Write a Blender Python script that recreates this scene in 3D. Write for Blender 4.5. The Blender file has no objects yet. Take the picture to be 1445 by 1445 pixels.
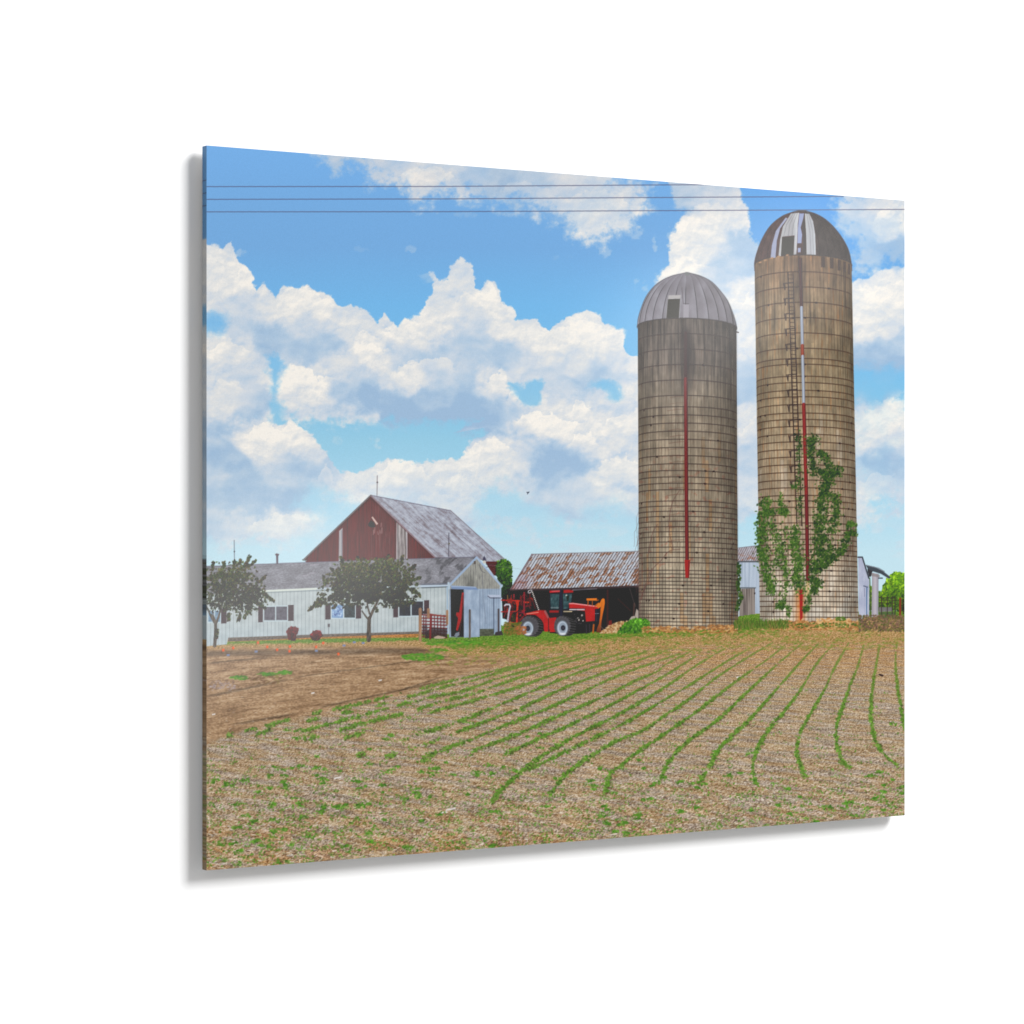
# ------------------------------------------------------------------ the printed picture
# The picture is inked on its own flat sheet of NX x NY ink dots (5:4). Every motif is drawn procedurally;
# INK holds the ink colour of every dot and PID says to which printed motif the dot belongs.
import numpy as np, math
NX, NY = 1280, 1024
rng = np.random.default_rng(7)
# drawing coordinates: a sketch grid ("px","py") laid over the sheet by this projective map
QUAD = [(291.5, 204.9), (1276.5, 283.4), (1276.5, 1150.6), (291.5, 1228.0)]
def _homog(src, dst):
    A = []; b = []
    for (x, y), (u, v) in zip(src, dst):
        A.append([x, y, 1, 0, 0, 0, -u*x, -u*y]); b.append(u)
        A.append([0, 0, 0, x, y, 1, -v*x, -v*y]); b.append(v)
    return np.append(np.linalg.solve(np.array(A, float), np.array(b, float)), 1).reshape(3, 3)
SHEET = [(0, 0), (NX, 0), (NX, NY), (0, NY)]
HM = _homog(SHEET, QUAD); HI = np.linalg.inv(HM)
def _ap(M, x, y):
    w = M[2, 0]*x + M[2, 1]*y + M[2, 2]
    return (M[0, 0]*x + M[0, 1]*y + M[0, 2])/w, (M[1, 0]*x + M[1, 1]*y + M[1, 2])/w
_gx, _gy = np.meshgrid(np.arange(NX+1, dtype=np.float64), np.arange(NY+1, dtype=np.float64))
PX, PY = _ap(HM, _gx, _gy)
PX = PX.astype(np.float32); PY = PY.astype(np.float32)
INK = np.zeros((NY+1, NX+1, 3), np.float32)
PID = np.zeros((NY+1, NX+1), np.int16)
NAMES = ['sky']                      # motif id -> (path of names)
LABELS = {}
def motif(path, label=None):
    NAMES.append(path); i = len(NAMES)-1
    if label: LABELS[i] = label
    return i
# --- noise
_T = rng.random((16, 256, 256)).astype(np.float32)
def vn(x, y, s=0):
    xi = np.floor(x); yi = np.floor(y); fx = (x-xi); fy = (y-yi)
    xi = xi.astype(np.int32) & 255; yi = yi.astype(np.int32) & 255
    x1 = (xi+1) & 255; y1 = (yi+1) & 255
    fx = fx*fx*(3-2*fx); fy = fy*fy*(3-2*fy); t = _T[s % 16]
    a = t[yi, xi]; b = t[yi, x1]; c = t[y1, xi]; d = t[y1, x1]
    return (a+(b-a)*fx)*(1-fy)+(c+(d-c)*fx)*fy
_A = (rng.random((16, 256, 256))*2*np.pi).astype(np.float32); _GX, _GY = np.cos(_A), np.sin(_A)
def gn(x, y, s=0):
    xi = np.floor(x); yi = np.floor(y); fx = x-xi; fy = y-yi; xi = xi.astype(np.int32) & 255; yi = yi.astype(np.int32) & 255
    x1 = (xi+1) & 255; y1 = (yi+1) & 255; gx = _GX[s % 16]; gy = _GY[s % 16]
    ux = fx*fx*fx*(fx*(fx*6-15)+10); uy = fy*fy*fy*(fy*(fy*6-15)+10)
    a = gx[yi, xi]*fx+gy[yi, xi]*fy; b = gx[yi, x1]*(fx-1)+gy[yi, x1]*fy
    c = gx[y1, xi]*fx+gy[y1, xi]*(fy-1); d = gx[y1, x1]*(fx-1)+gy[y1, x1]*(fy-1)
    return .5+.78*((a+(b-a)*ux)*(1-uy)+(c+(d-c)*ux)*uy)
def fbm(x, y, o=4, s=0, g=.5, rot=False):
    r = 0; am = 1; tot = 0
    for k in range(o):
        r = r+am*(gn(x+17.3*k, y+9.1*k, s+k)-.5); tot += am*am; am *= g
        x, y = ((x*1.6-y*1.2), (x*1.2+y*1.6)) if rot else (x*2.03, y*2.03)
    return np.clip(.5+.85*r/tot**.5, 0, 1)
def puffs(x, y, s=0):
    """rounded cells like the heads of a cauliflower: 1 on a head, falling to 0 in the creases"""
    xi = np.floor(x); yi = np.floor(y); best = np.full(x.shape, 9., np.float32)
    for i in (-1, 0, 1):
        for j in (-1, 0, 1):
            cx = xi+i; cy = yi+j; u = cx.astype(np.int32) & 255; v = cy.astype(np.int32) & 255
            d = (cx+.15+.7*_T[s % 16][v, u]-x)**2+(cy+.15+.7*_T[(s+1) % 16][v, u]-y)**2; best = np.minimum(best, d)
    return np.clip(1-best*1.25, 0, 1)
def billow(x, y, o=4, s=0, g=.5):
    wx = x+.5*(fbm(x*1.1, y*1.1, 3, s+5, .5, True)-.5)*2; wy = y+.5*(fbm(x*1.1+9, y*1.1, 3, s+9, .5, True)-.5)*2
    r = 0; am = 1; tot = 0
    for k in range(o):
        r = r+am*puffs(wx+31.7*k, wy+5.3*k, s+2*k); tot += am; am *= g; wx, wy = wx*1.92-wy*.5, wx*.5+wy*1.92
    return r/tot
def sst(a, b, x):
    t = np.clip((x-a)/(b-a), 0, 1); return t*t*(3-2*t)
def C_(*c): return np.array(c, np.float32)/255.
def ramp(t, stops):
    t = np.asarray(t, np.float32); xs = [s[0] for s in stops]
    return np.stack([np.interp(t, xs, [s[1][k]/255. for s in stops]) for k in range(3)], -1).astype(np.float32)
# --- regions and blending
def reg(x0, y0, x1, y1, pad=3):
    X = []; Y = []
    for a in (x0-pad, x1+pad):
        for b in (y0-pad, y1+pad):
            u, v = _ap(HI, a, b); X.append(u); Y.append(v)
    i0 = max(0, int(min(Y))); i1 = min(NY+1, int(max(Y))+2); j0 = max(0, int(min(X))); j1 = min(NX+1, int(max(X))+2)
    if i1 <= i0 or j1 <= j0: return None
    return (slice(i0, i1), slice(j0, j1))
def put(sl, cov, col, pid=None, thr=.5):
    c = INK[sl]
    c += (col-c)*cov[..., None]
    if pid is not None: PID[sl][cov > thr] = pid
def sdist(pts, X, Y, closed=True):
    p = np.array(pts, np.float32); n = len(p)
    d = np.full(X.shape, 1e9, np.float32); ins = np.zeros(X.shape, bool)
    for i in range(n if closed else n-1):
        ax, ay = p[i]; bx, by = p[(i+1) % n]
        ex, ey = bx-ax, by-ay; L = ex*ex+ey*ey+1e-9
        t = np.clip(((X-ax)*ex+(Y-ay)*ey)/L, 0, 1)
        d = np.minimum(d, (X-ax-t*ex)**2+(Y-ay-t*ey)**2)
        if closed:
            cr = (ay > Y) != (by > Y)
            if ey != 0: ins ^= cr & (X < ax+(Y-ay)*ex/ey)
    d = np.sqrt(d)
    return np.where(ins, d, -d) if closed else d
def bbox(pts):
    p = np.array(pts); return p[:, 0].min(), p[:, 1].min(), p[:, 0].max(), p[:, 1].max()
def fill(pts, col, pid=None, a=1., soft=.5, wob=0, wsc=.2, seed=0):
    sl = reg(*bbox(pts), pad=3+soft+wob)
    if sl is None: return
    X, Y = PX[sl], PY[sl]; s = sdist(pts, X, Y)
    if wob: s = s+wob*(fbm(X*wsc, Y*wsc, 3, seed)-.5)*2
    cov = np.clip(.5+s/(2*soft), 0, 1)*a
    if callable(col): col = col(X, Y)
    put(sl, cov, col, pid)
def rect(x0, y0, x1, y1, col, pid=None, a=1., sl=0.): fill([(x0, y0), (x1, y0+sl), (x1, y1+sl), (x0, y1)], col, pid, a)
def line(pts, w, col, pid=None, a=1.):
    sl = reg(*bbox(pts), pad=3+w)
    if sl is None: return
    X, Y = PX[sl], PY[sl]; d = sdist(pts, X, Y, False)
    cov = np.clip(w/2+.5-d, 0, 1)*min(1, w)*a
    if callable(col): col = col(X, Y)
    put(sl, cov, col, pid, .35)
def blob(x, y, rx, ry, ang, col, pid=None, a=1.):
    m = max(rx, ry); sl = reg(x-m, y-m, x+m, y+m, 1.5)
    if sl is None: return
    X, Y = PX[sl]-x, PY[sl]-y; c, s = math.cos(ang), math.sin(ang)
    d = np.sqrt(((X*c+Y*s)/rx)**2+((-X*s+Y*c)/ry)**2)
    put(sl, np.clip((1-d)*min(rx, ry)+.5, 0, 1)*a, col, pid)
def R(a, b): return a+(b-a)*rng.random()
def curve(pts, n=10):
    p = np.array(pts, float); out = []
    q = np.vstack([2*p[0]-p[1], p, 2*p[-1]-p[-2]])
    for i in range(1, len(q)-2):
        for t in np.linspace(0, 1, n, endpoint=False):
            a, b, c, d = q[i-1], q[i], q[i+1], q[i+2]
            out.append(.5*((2*b)+(-a+c)*t+(2*a-5*b+4*c-d)*t*t+(-a+3*b-3*c+d)*t**3))
    out.append(p[-1]); return np.array(out)

# =================================================================== SKY
def paint_sky():
    sl = reg(280, 200, 1290, 930); X, Y = PX[sl], PY[sl]
    base = ramp(Y + 10*(fbm(X/150, Y/120, 2, 3)-.5), [(205, (118, 174, 230)), (300, (116, 169, 221)), (350, (116, 169, 220)), (430, (115, 180, 229)), (500, (119, 185, 229)), (560, (130, 191, 226)), (620, (148, 200, 225)), (700, (166, 211, 232)), (780, (190, 221, 233)), (900, (200, 225, 232))])
    # bluer towards the upper right corner of the picture
    k = (sst(900, 1200, X)*sst(520, 380, Y))[..., None]
    base = base*(1-k)+ramp(Y, [(260, (92, 160, 228)), (400, (88, 160, 222)), (520, (100, 170, 222))])*k
    put(sl, np.ones_like(X), base, 0)
    ids = [motif(('cloud',), l) for l in ('printed grey white cloud along the top edge of the sky', 'printed towering white cumulus over the barn and shed', 'printed low white cloud bank above the farmhouse roof', 'printed white cloud behind the two silos', 'printed white cloud at the right edge of the picture')]
    # (outline, edge softness, wobble, cloud)
    MASS = [
     ([(445, 200), (458, 226), (474, 238), (486, 226), (512, 232), (528, 250), (548, 252), (572, 262), (588, 282), (604, 284), (626, 266), (660, 276), (700, 284), (742, 288), (776, 300), (795, 326), (822, 333), (852, 334), (884, 322), (898, 300), (910, 286), (910, 270), (896, 256), (866, 250), (862, 230), (700, 190)], 5, 9, 0),
     ([(280, 336), (300, 346), (314, 350), (326, 341), (330, 360), (346, 376), (358, 392), (362, 410), (372, 402), (381, 408), (389, 421), (401, 404), (420, 408), (434, 403), (448, 411), (466, 418), (476, 434), (500, 432), (518, 441), (534, 457), (542, 441), (549, 455), (562, 462), (572, 449), (594, 446), (602, 426), (612, 414), (612, 398), (606, 384), (613, 388), (620, 394), (633, 396), (637, 377), (650, 363), (660, 370), (669, 384), (669, 408), (678, 408), (688, 396), (698, 399), (704, 412), (706, 426), (718, 431), (726, 440), (724, 456), (741, 451), (758, 452), (766, 463), (774, 468), (786, 457), (803, 447), (828, 440), (845, 446), (855, 460), (870, 462), (884, 466), (880, 484), (882, 500), (905, 504), (905, 700), (690, 600), (640, 598), (560, 594), (500, 594), (440, 588), (390, 580), (384, 596), (368, 600), (280, 616)], 1.6, 6, 1),
     ([(662, 626), (688, 612), (640, 611), (690, 590), (905, 560), (905, 735), (820, 735), (760, 722), (700, 738), (640, 745), (470, 760), (380, 758), (300, 762), (280, 762), (280, 596), (320, 600), (352, 600), (372, 596), (396, 600), (412, 595), (428, 608), (440, 618), (456, 634), (470, 654), (478, 668), (504, 668), (518, 664), (534, 654), (556, 650), (584, 654), (620, 650), (650, 648)], 2.2, 8, 2),
     ([(944, 250), (952, 282), (966, 300), (950, 322), (944, 350), (945, 372), (929, 392), (925, 408), (940, 440), (1000, 730), (1072, 730), (1072, 350), (1058, 335), (1056, 300), (1046, 280), (1040, 250)], 3, 9, 3),
     ([(1190, 270), (1180, 300), (1184, 322), (1198, 338), (1208, 352), (1214, 372), (1232, 384), (1256, 372), (1290, 372), (1290, 270)], 5, 9, 4),
     ([(1196, 398), (1214, 397), (1240, 386), (1262, 377), (1290, 376), (1290, 524), (1262, 528), (1240, 532), (1200, 520)], 3, 8, 4),
     ([(1196, 560), (1216, 552), (1232, 566), (1250, 556), (1290, 548), (1290, 700), (1262, 704), (1240, 716), (1200, 730)], 6, 11, 4),
     ([(318, 764), (330, 756), (348, 745), (372, 726), (400, 724), (434, 724), (438, 744), (420, 756), (392, 764)], 4, 6, 2),
     ([(290, 752), (312, 738), (338, 736), (344, 748), (320, 758)], 6, 7, 2),
     ([(1180, 712), (1216, 704), (1262, 712), (1266, 728), (1230, 734), (1190, 734)], 7, 8, 4),
    ]
    HOLE = [([(288, 452), (300, 446), (318, 452), (310, 466), (288, 472)], 6, 6), ([(720, 541), (740, 546), (768, 540), (763, 552), (756, 570), (746, 577), (738, 570), (731, 560)], 3, 5),
            ([(838, 541), (858, 538), (870, 546), (876, 560), (864, 562), (852, 548)], 5, 6), ([(383, 505), (394, 512), (389, 548), (398, 576), (388, 588), (378, 570), (386, 540)], 4, 6),
            ([(440, 690), (500, 712), (470, 722), (420, 712)], 9, 7), ([(700, 690), (740, 708), (770, 722), (740, 748), (690, 744), (676, 716)], 9, 9),
            ([(880, 330), (900, 500), (890, 502), (884, 466)], 2, 4), ([(1200, 524), (1290, 528), (1290, 548), (1250, 552), (1230, 566), (1216, 552), (1196, 560)], 7, 7), ([(470, 720), (560, 712), (640, 760), (420, 775)], 12, 9),
            ([(830, 722), (870, 716), (905, 740), (840, 750)], 10, 7)]
    w1 = billow(X/24, Y/22, 3, 1, .55); w2 = fbm(X/16, Y/14, 5, 8, .6, True); w3 = fbm(X/55, Y/45, 5, 2, .6, True)
    wob = (w1-.6)*1.1+(w2-.5)*1.2; wob2 = (w3-.5)*2.2+(w2-.5)*1.4+(w1-.6)*.5
    ub = np.zeros_like(X); alpha = np.zeros_like(X); cid = np.zeros(X.shape, np.int16)
    for pts, soft, amp, k in MASS:
        s0 = sdist(pts, X, Y); gy = -np.gradient(s0, axis=0); under = sst(.1, .75, gy)
        thin = k == 0 or soft > 4.5
        if thin: a = sst(-15, 15, s0+17*wob2+5*wob)*(.84+.16*sst(.3, .7, w3))
        else:
            a1 = sst(-soft, soft, s0+amp*wob); a2 = sst(-13, 9, s0+15*wob2); a = a1*(1-under)+a2*under
        m = a > alpha; alpha = np.maximum(alpha, a); cid[m] = ids[k]
        if not thin: ub = np.maximum(ub, under*sst(30, 4, s0+8*wob2)*sst(-8, 0, s0))
    for pts, soft, amp in HOLE:
        s = sdist(pts, X, Y)+amp*1.6*wob2
        alpha *= 1-.85*sst(-soft*2.2, soft*1.4, s)
    # small wisps and pale fair-weather clouds low down
    for (x, y, rx, ry, al) in [(577, 351, 8, 5, .4), (852, 352, 7, 9, .5), (898, 332, 6, 6, .55), (924, 344, 6, 8, .55), (898, 400, 4, 8, .5), (527, 624, 12, 9, .45), (480, 622, 9, 6, .3), (757, 763, 12, 9, .75), (1232, 742, 26, 8, .6), (342, 357, 10, 5, .45), (514, 352, 10, 4, .15), (790, 362, 12, 4, .15), (660, 302, 14, 5, .25), (700, 735, 40, 11, .75), (830, 725, 45, 13, .6), (600, 762, 70, 10, .25), (650, 745, 30, 9, .5), (725, 742, 24, 14, .6), (912, 408, 6, 10, .4)]:
        d = ((X-x)/rx)**2+((Y-y)/ry)**2
        alpha = np.maximum(alpha, al*.8*sst(1.5, -.3, d+5.0*(.5-w2)+2.0*(.5-w3)))
    low = sst(705, 770, Y)*sst(.50, .66, fbm(X/60, Y/22, 4, 5))*.45*sst(800, 775, Y)
    alpha = np.maximum(alpha, low)
    cid[(cid == 0) & (alpha > .5)] = ids[2]
    T = """300,380,.9 330,395,1 300,430,.8 350,430,.55 380,425,.85 420,430,.95 450,430,.95 330,470,.5 380,480,.3 430,465,.6 460,485,.3 420,492,.3 400,508,.6 500,462,.85 540,468,.85 470,450,.75
    560,495,.55 600,480,.9 640,430,.8 650,400,.75 620,455,1 660,455,.6 690,425,1 640,500,.55 600,510,.45 562,470,1 522,500,1 500,530,.55 480,520,.7 690,500,.4 660,480,.35 640,540,.5 610,565,.25 560,572,.05 520,560,.1 480,556,.3 640,585,.1 600,590,.2
    420,560,.95 405,530,1 440,538,.95 460,585,.8 420,578,.85 500,588,.8 300,482,1 335,494,.85 310,530,.75 345,520,.6 320,562,.8 350,565,.5 575,535,.9 560,540,.7 660,560,.1 690,575,.1 720,590,.35 675,598,.3 700,545,.85 697,530,.9 665,545,.3 740,470,.95 760,490,.95 750,520,.65 720,500,.4 715,450,.9
    800,470,.95 830,455,1 860,480,1 870,500,.8 810,510,.75 780,530,.55 840,525,.35 870,530,.45 800,560,.55 820,545,.35 812,570,1 850,575,.6 835,578,1 880,560,.85 892,520,.95 755,590,1 748,600,1 790,590,.95 815,600,1 835,600,.9 880,600,.85 720,620,.9 690,640,.85 740,630,.55 780,650,.15 770,675,.1 810,650,.2 720,655,.8 845,640,.95 820,625,.7 855,680,.85 870,680,.85 893,640,.8 800,700,.5 740,700,.65 660,670,.9
    620,665,1 560,662,1 600,690,.65 640,690,.6 660,680,.85 540,690,.75 510,680,.9 700,700,.7 760,700,.55 820,700,.6 480,690,.9 500,700,.8 450,700,.5 580,720,.6 650,730,.7
    300,620,.45 320,640,.25 340,662,.1 300,650,.25 365,612,.95 366,630,1 400,612,1 420,625,.95 440,640,.75 410,655,.5 425,665,.15 450,668,.3 380,690,.2 330,690,.15 460,655,.5 470,700,.75 420,705,.2 350,705,.25 300,700,.35 330,742,.8 400,740,1 365,755,.9 430,735,1 300,735,.5 400,680,.6 380,655,.6 330,675,.6 300,670,.55
    480,230,.5 540,240,.65 590,245,.9 620,240,.85 640,262,.75 680,250,.4 720,262,.3 760,260,.5 800,265,.7 850,275,.75 890,280,.85 820,310,.75 860,310,.8 780,280,.6
    960,280,.45 1010,285,.7 1040,300,.9 970,330,1 1000,350,.9 960,370,1 1030,370,.35 1010,385,.5 1045,355,.25 1050,420,.85 1050,480,.8 1050,530,.5 1055,545,.35 1050,600,.8 1050,700,.7 1050,650,.5
    1200,290,.55 1260,300,.95 1240,310,.8 1220,328,.35 1210,345,.3 1250,325,.9 1270,352,.15 1240,358,.2 1230,420,.95 1260,405,1 1215,450,.9 1250,460,.8 1270,485,.4 1240,505,.25 1220,520,.05 1270,515,.1 1260,595,.95 1270,570,1 1230,600,.95 1212,625,.85 1250,615,.85 1240,650,.1 1270,665,.4 1260,645,.15 1225,702,.9 1260,700,.5 1215,675,.55 1270,640,.5 1220,560,.3 1240,550,.3"""
    num = np.full(X.shape, .0066, np.float32); den = np.full(X.shape, .01, np.float32)
    wx, wy = X+34*(fbm(X/30, Y/30, 4, 2, .55, True)-.5), Y+26*(fbm(X/30, Y/30, 4, 11, .55, True)-.5)
    for t in T.split():
        a, b, c = map(float, t.split(','))
        w = np.exp(-(((wx-a)/20)**2+((wy-b)/15)**2)); num += w*c; den += w
    tone = num/den
    def Hb(ox, oy): return .6*billow((X+ox)/46, (Y+oy)/38, 2, 12, .5)+.4*fbm((X+ox)/40, (Y+oy)/34, 3, 6, .5, True)
    def Hf(ox, oy): return .5*billow((X+ox)/19, (Y+oy)/16, 3, 4, .5)+.5*fbm((X+ox)/15, (Y+oy)/12, 4, 6, .55, True)
    eb = Hb(0, 0)-Hb(3.0, 7.5); hf = Hf(0, 0); ef = hf-Hf(1.2, 2.4)
    fine = .15+.85*sst(.40, .9, tone)
    lowf = fbm(X/40, Y/24, 4, 3, .5, True)-.5
    # the separate heads of the cumulus: each has a lit ragged crest, fading downwards, in front of greyer cloud
    LOBES = [([(330, 396), (345, 378), (357, 392), (364, 416)], .3, 18), ([(362, 430), (373, 408), (386, 420)], .3, 14), ([(392, 446), (402, 410), (430, 405), (455, 420), (474, 462)], .35, 26),
     ([(388, 566), (394, 536), (410, 520), (430, 521), (452, 536), (474, 552)], .55, 26), ([(498, 484), (512, 468), (530, 478), (537, 505), (545, 526)], .4, 16), ([(536, 520), (546, 478), (565, 452), (590, 450)], .45, 14), ([(640, 444), (652, 418), (672, 414)], .35, 24), ([(670, 446), (680, 412), (694, 402), (708, 430)], .45, 26),
     ([(470, 512), (500, 488), (530, 492), (560, 500)], .3, 16), ([(556, 548), (570, 518), (600, 508), (626, 506), (646, 524)], .5, 22), ([(684, 566), (690, 536), (703, 522), (714, 530), (719, 556)], .55, 22), ([(712, 590), (721, 552), (734, 558), (746, 590)], .5, 22),
     ([(726, 622), (740, 582), (765, 584), (800, 596), (826, 610)], .5, 34), ([(806, 584), (815, 566), (830, 574), (842, 596)], .5, 11), ([(798, 650), (812, 618), (836, 618), (850, 634)], .4, 16), ([(836, 676), (852, 650), (880, 646), (905, 652)], .45, 26), ([(770, 510), (786, 468), (830, 452), (862, 474)], .25, 36), ([(884, 600), (892, 580), (910, 572)], .4, 16), ([(850, 606), (862, 588), (884, 586)], .4, 14),
     ([(348, 632), (355, 606), (372, 599), (392, 606), (400, 628)], .55, 20), ([(396, 622), (408, 598), (430, 606), (446, 634)], .5, 18), ([(444, 694), (458, 660), (476, 682)], .4, 20), ([(606, 700), (640, 674), (676, 684)], .3, 18), ([(528, 690), (550, 656), (590, 658), (610, 680)], .4, 20), ([(648, 664), (664, 632), (700, 622), (730, 640)], .45, 26), ([(296, 560), (310, 540), (336, 544), (352, 566)], .3, 16), ([(292, 512), (310, 482), (340, 486), (356, 512)], .35, 22),
     ([(1222, 622), (1238, 588), (1258, 566), (1284, 552)], .55, 28), ([(1206, 470), (1226, 416), (1284, 392)], .25, 40), ([(1226, 330), (1246, 300), (1284, 294)], .4, 22), ([(946, 352), (968, 306), (1000, 288), (1030, 300)], .3, 30), ([(930, 420), (950, 374), (985, 368), (1010, 380)], .3, 26), ([(1212, 690), (1230, 668), (1262, 672)], .35, 12), ([(352, 760), (372, 730), (430, 727), (440, 745)], .5, 16), ([(1040, 460), (1052, 420), (1070, 410)], .3, 22), ([(1040, 640), (1052, 600), (1070, 596)], .3, 22),
     ([(700, 300), (720, 262), (750, 258), (780, 270)], .3, 14), ([(790, 300), (812, 276), (850, 268), (890, 284)], .35, 18), ([(556, 258), (580, 240), (620, 238), (650, 256)], .35, 14), ([(560, 722), (600, 700), (650, 702), (700, 716)], .25, 14), ([(470, 722), (500, 700), (540, 706)], .3, 14)]
    add = np.zeros_like(tone)
    for pts, am, L in LOBES:
        cvx = curve(pts, 8); cvx[:, 1] = np.minimum(cvx[:, 1], cvx[:, 1].min()+15); o = np.argsort(cvx[:, 0]); x0, x1 = cvx[o[0], 0], cvx[o[-1], 0]
        ye = np.interp(X, cvx[o, 0], cvx[o, 1])-9*wob-7*(w3-.5)-5*(w2-.5); dy = Y-ye; win = sst(x0-8, x0+12, X+10*wob)*sst(x1+8, x1-12, X+10*wob)
        add += win*am*np.where(dy > 0, np.exp(-np.maximum(dy, 0)/L)*sst(-.5, 2.5, dy)-.10*sst(L*.8, L*2, dy)*sst(L*3.2, L*2, dy), -.5*np.exp(np.minimum(dy, 0)/13.))
    tone = tone*1.02-.055+add*.58-.20*ub
    tone = np.clip(tone*.97-.08+np.tanh(eb*3.2)*.26*(.45+.55*fine)+np.tanh(ef*4.)*.13*fine+(hf-.55)*.16*fine+lowf*.30, 0, 1.1)
    edge = sst(.35, .95, alpha)
    colr = ramp(tone, [(0, (156, 185, 214)), (.25, (177, 199, 220)), (.5, (202, 212, 223)), (.75, (220, 222, 223)), (1.05, (243, 238, 230))])
    g = (sst(620, 760, Y)*.35)[..., None]
    colr = colr*(1-g)+np.array([205, 222, 232], np.float32)/255*g
    gg = (sst(330, 260, Y)*.16)[..., None]; colr = colr*(1-gg)+C_(176, 176, 186)*gg
    put(sl, alpha*(.9+.1*edge), colr, None)
    m = alpha > .5; PID[sl][m] = cid[m]
    # power lines
    for k, (pts) in enumerate([[(285, 263), (620, 263), (940, 261), (1010, 260.6)], [(285, 281), (620, 280.6), (940, 278.7), (1190, 277.4)], [(285, 298.6), (620, 298.6), (940, 297.3), (1290, 295.8)]]):
        pid = motif(('power_line',), 'printed ' + ('uppermost', 'middle', 'lowest')[k] + ' overhead wire of three in the sky')
        line(pts, 1.25, C_(86, 88, 116), pid, .8)
    b = motif(('bird',), 'printed tiny dark bird high above the shed')
    line([(743.6, 694.4), (745, 695.6), (746.4, 694.2)], 1.2, C_(40, 45, 60), b); line([(745, 695), (744.6, 697)], 1., C_(70, 75, 90), b)

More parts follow.
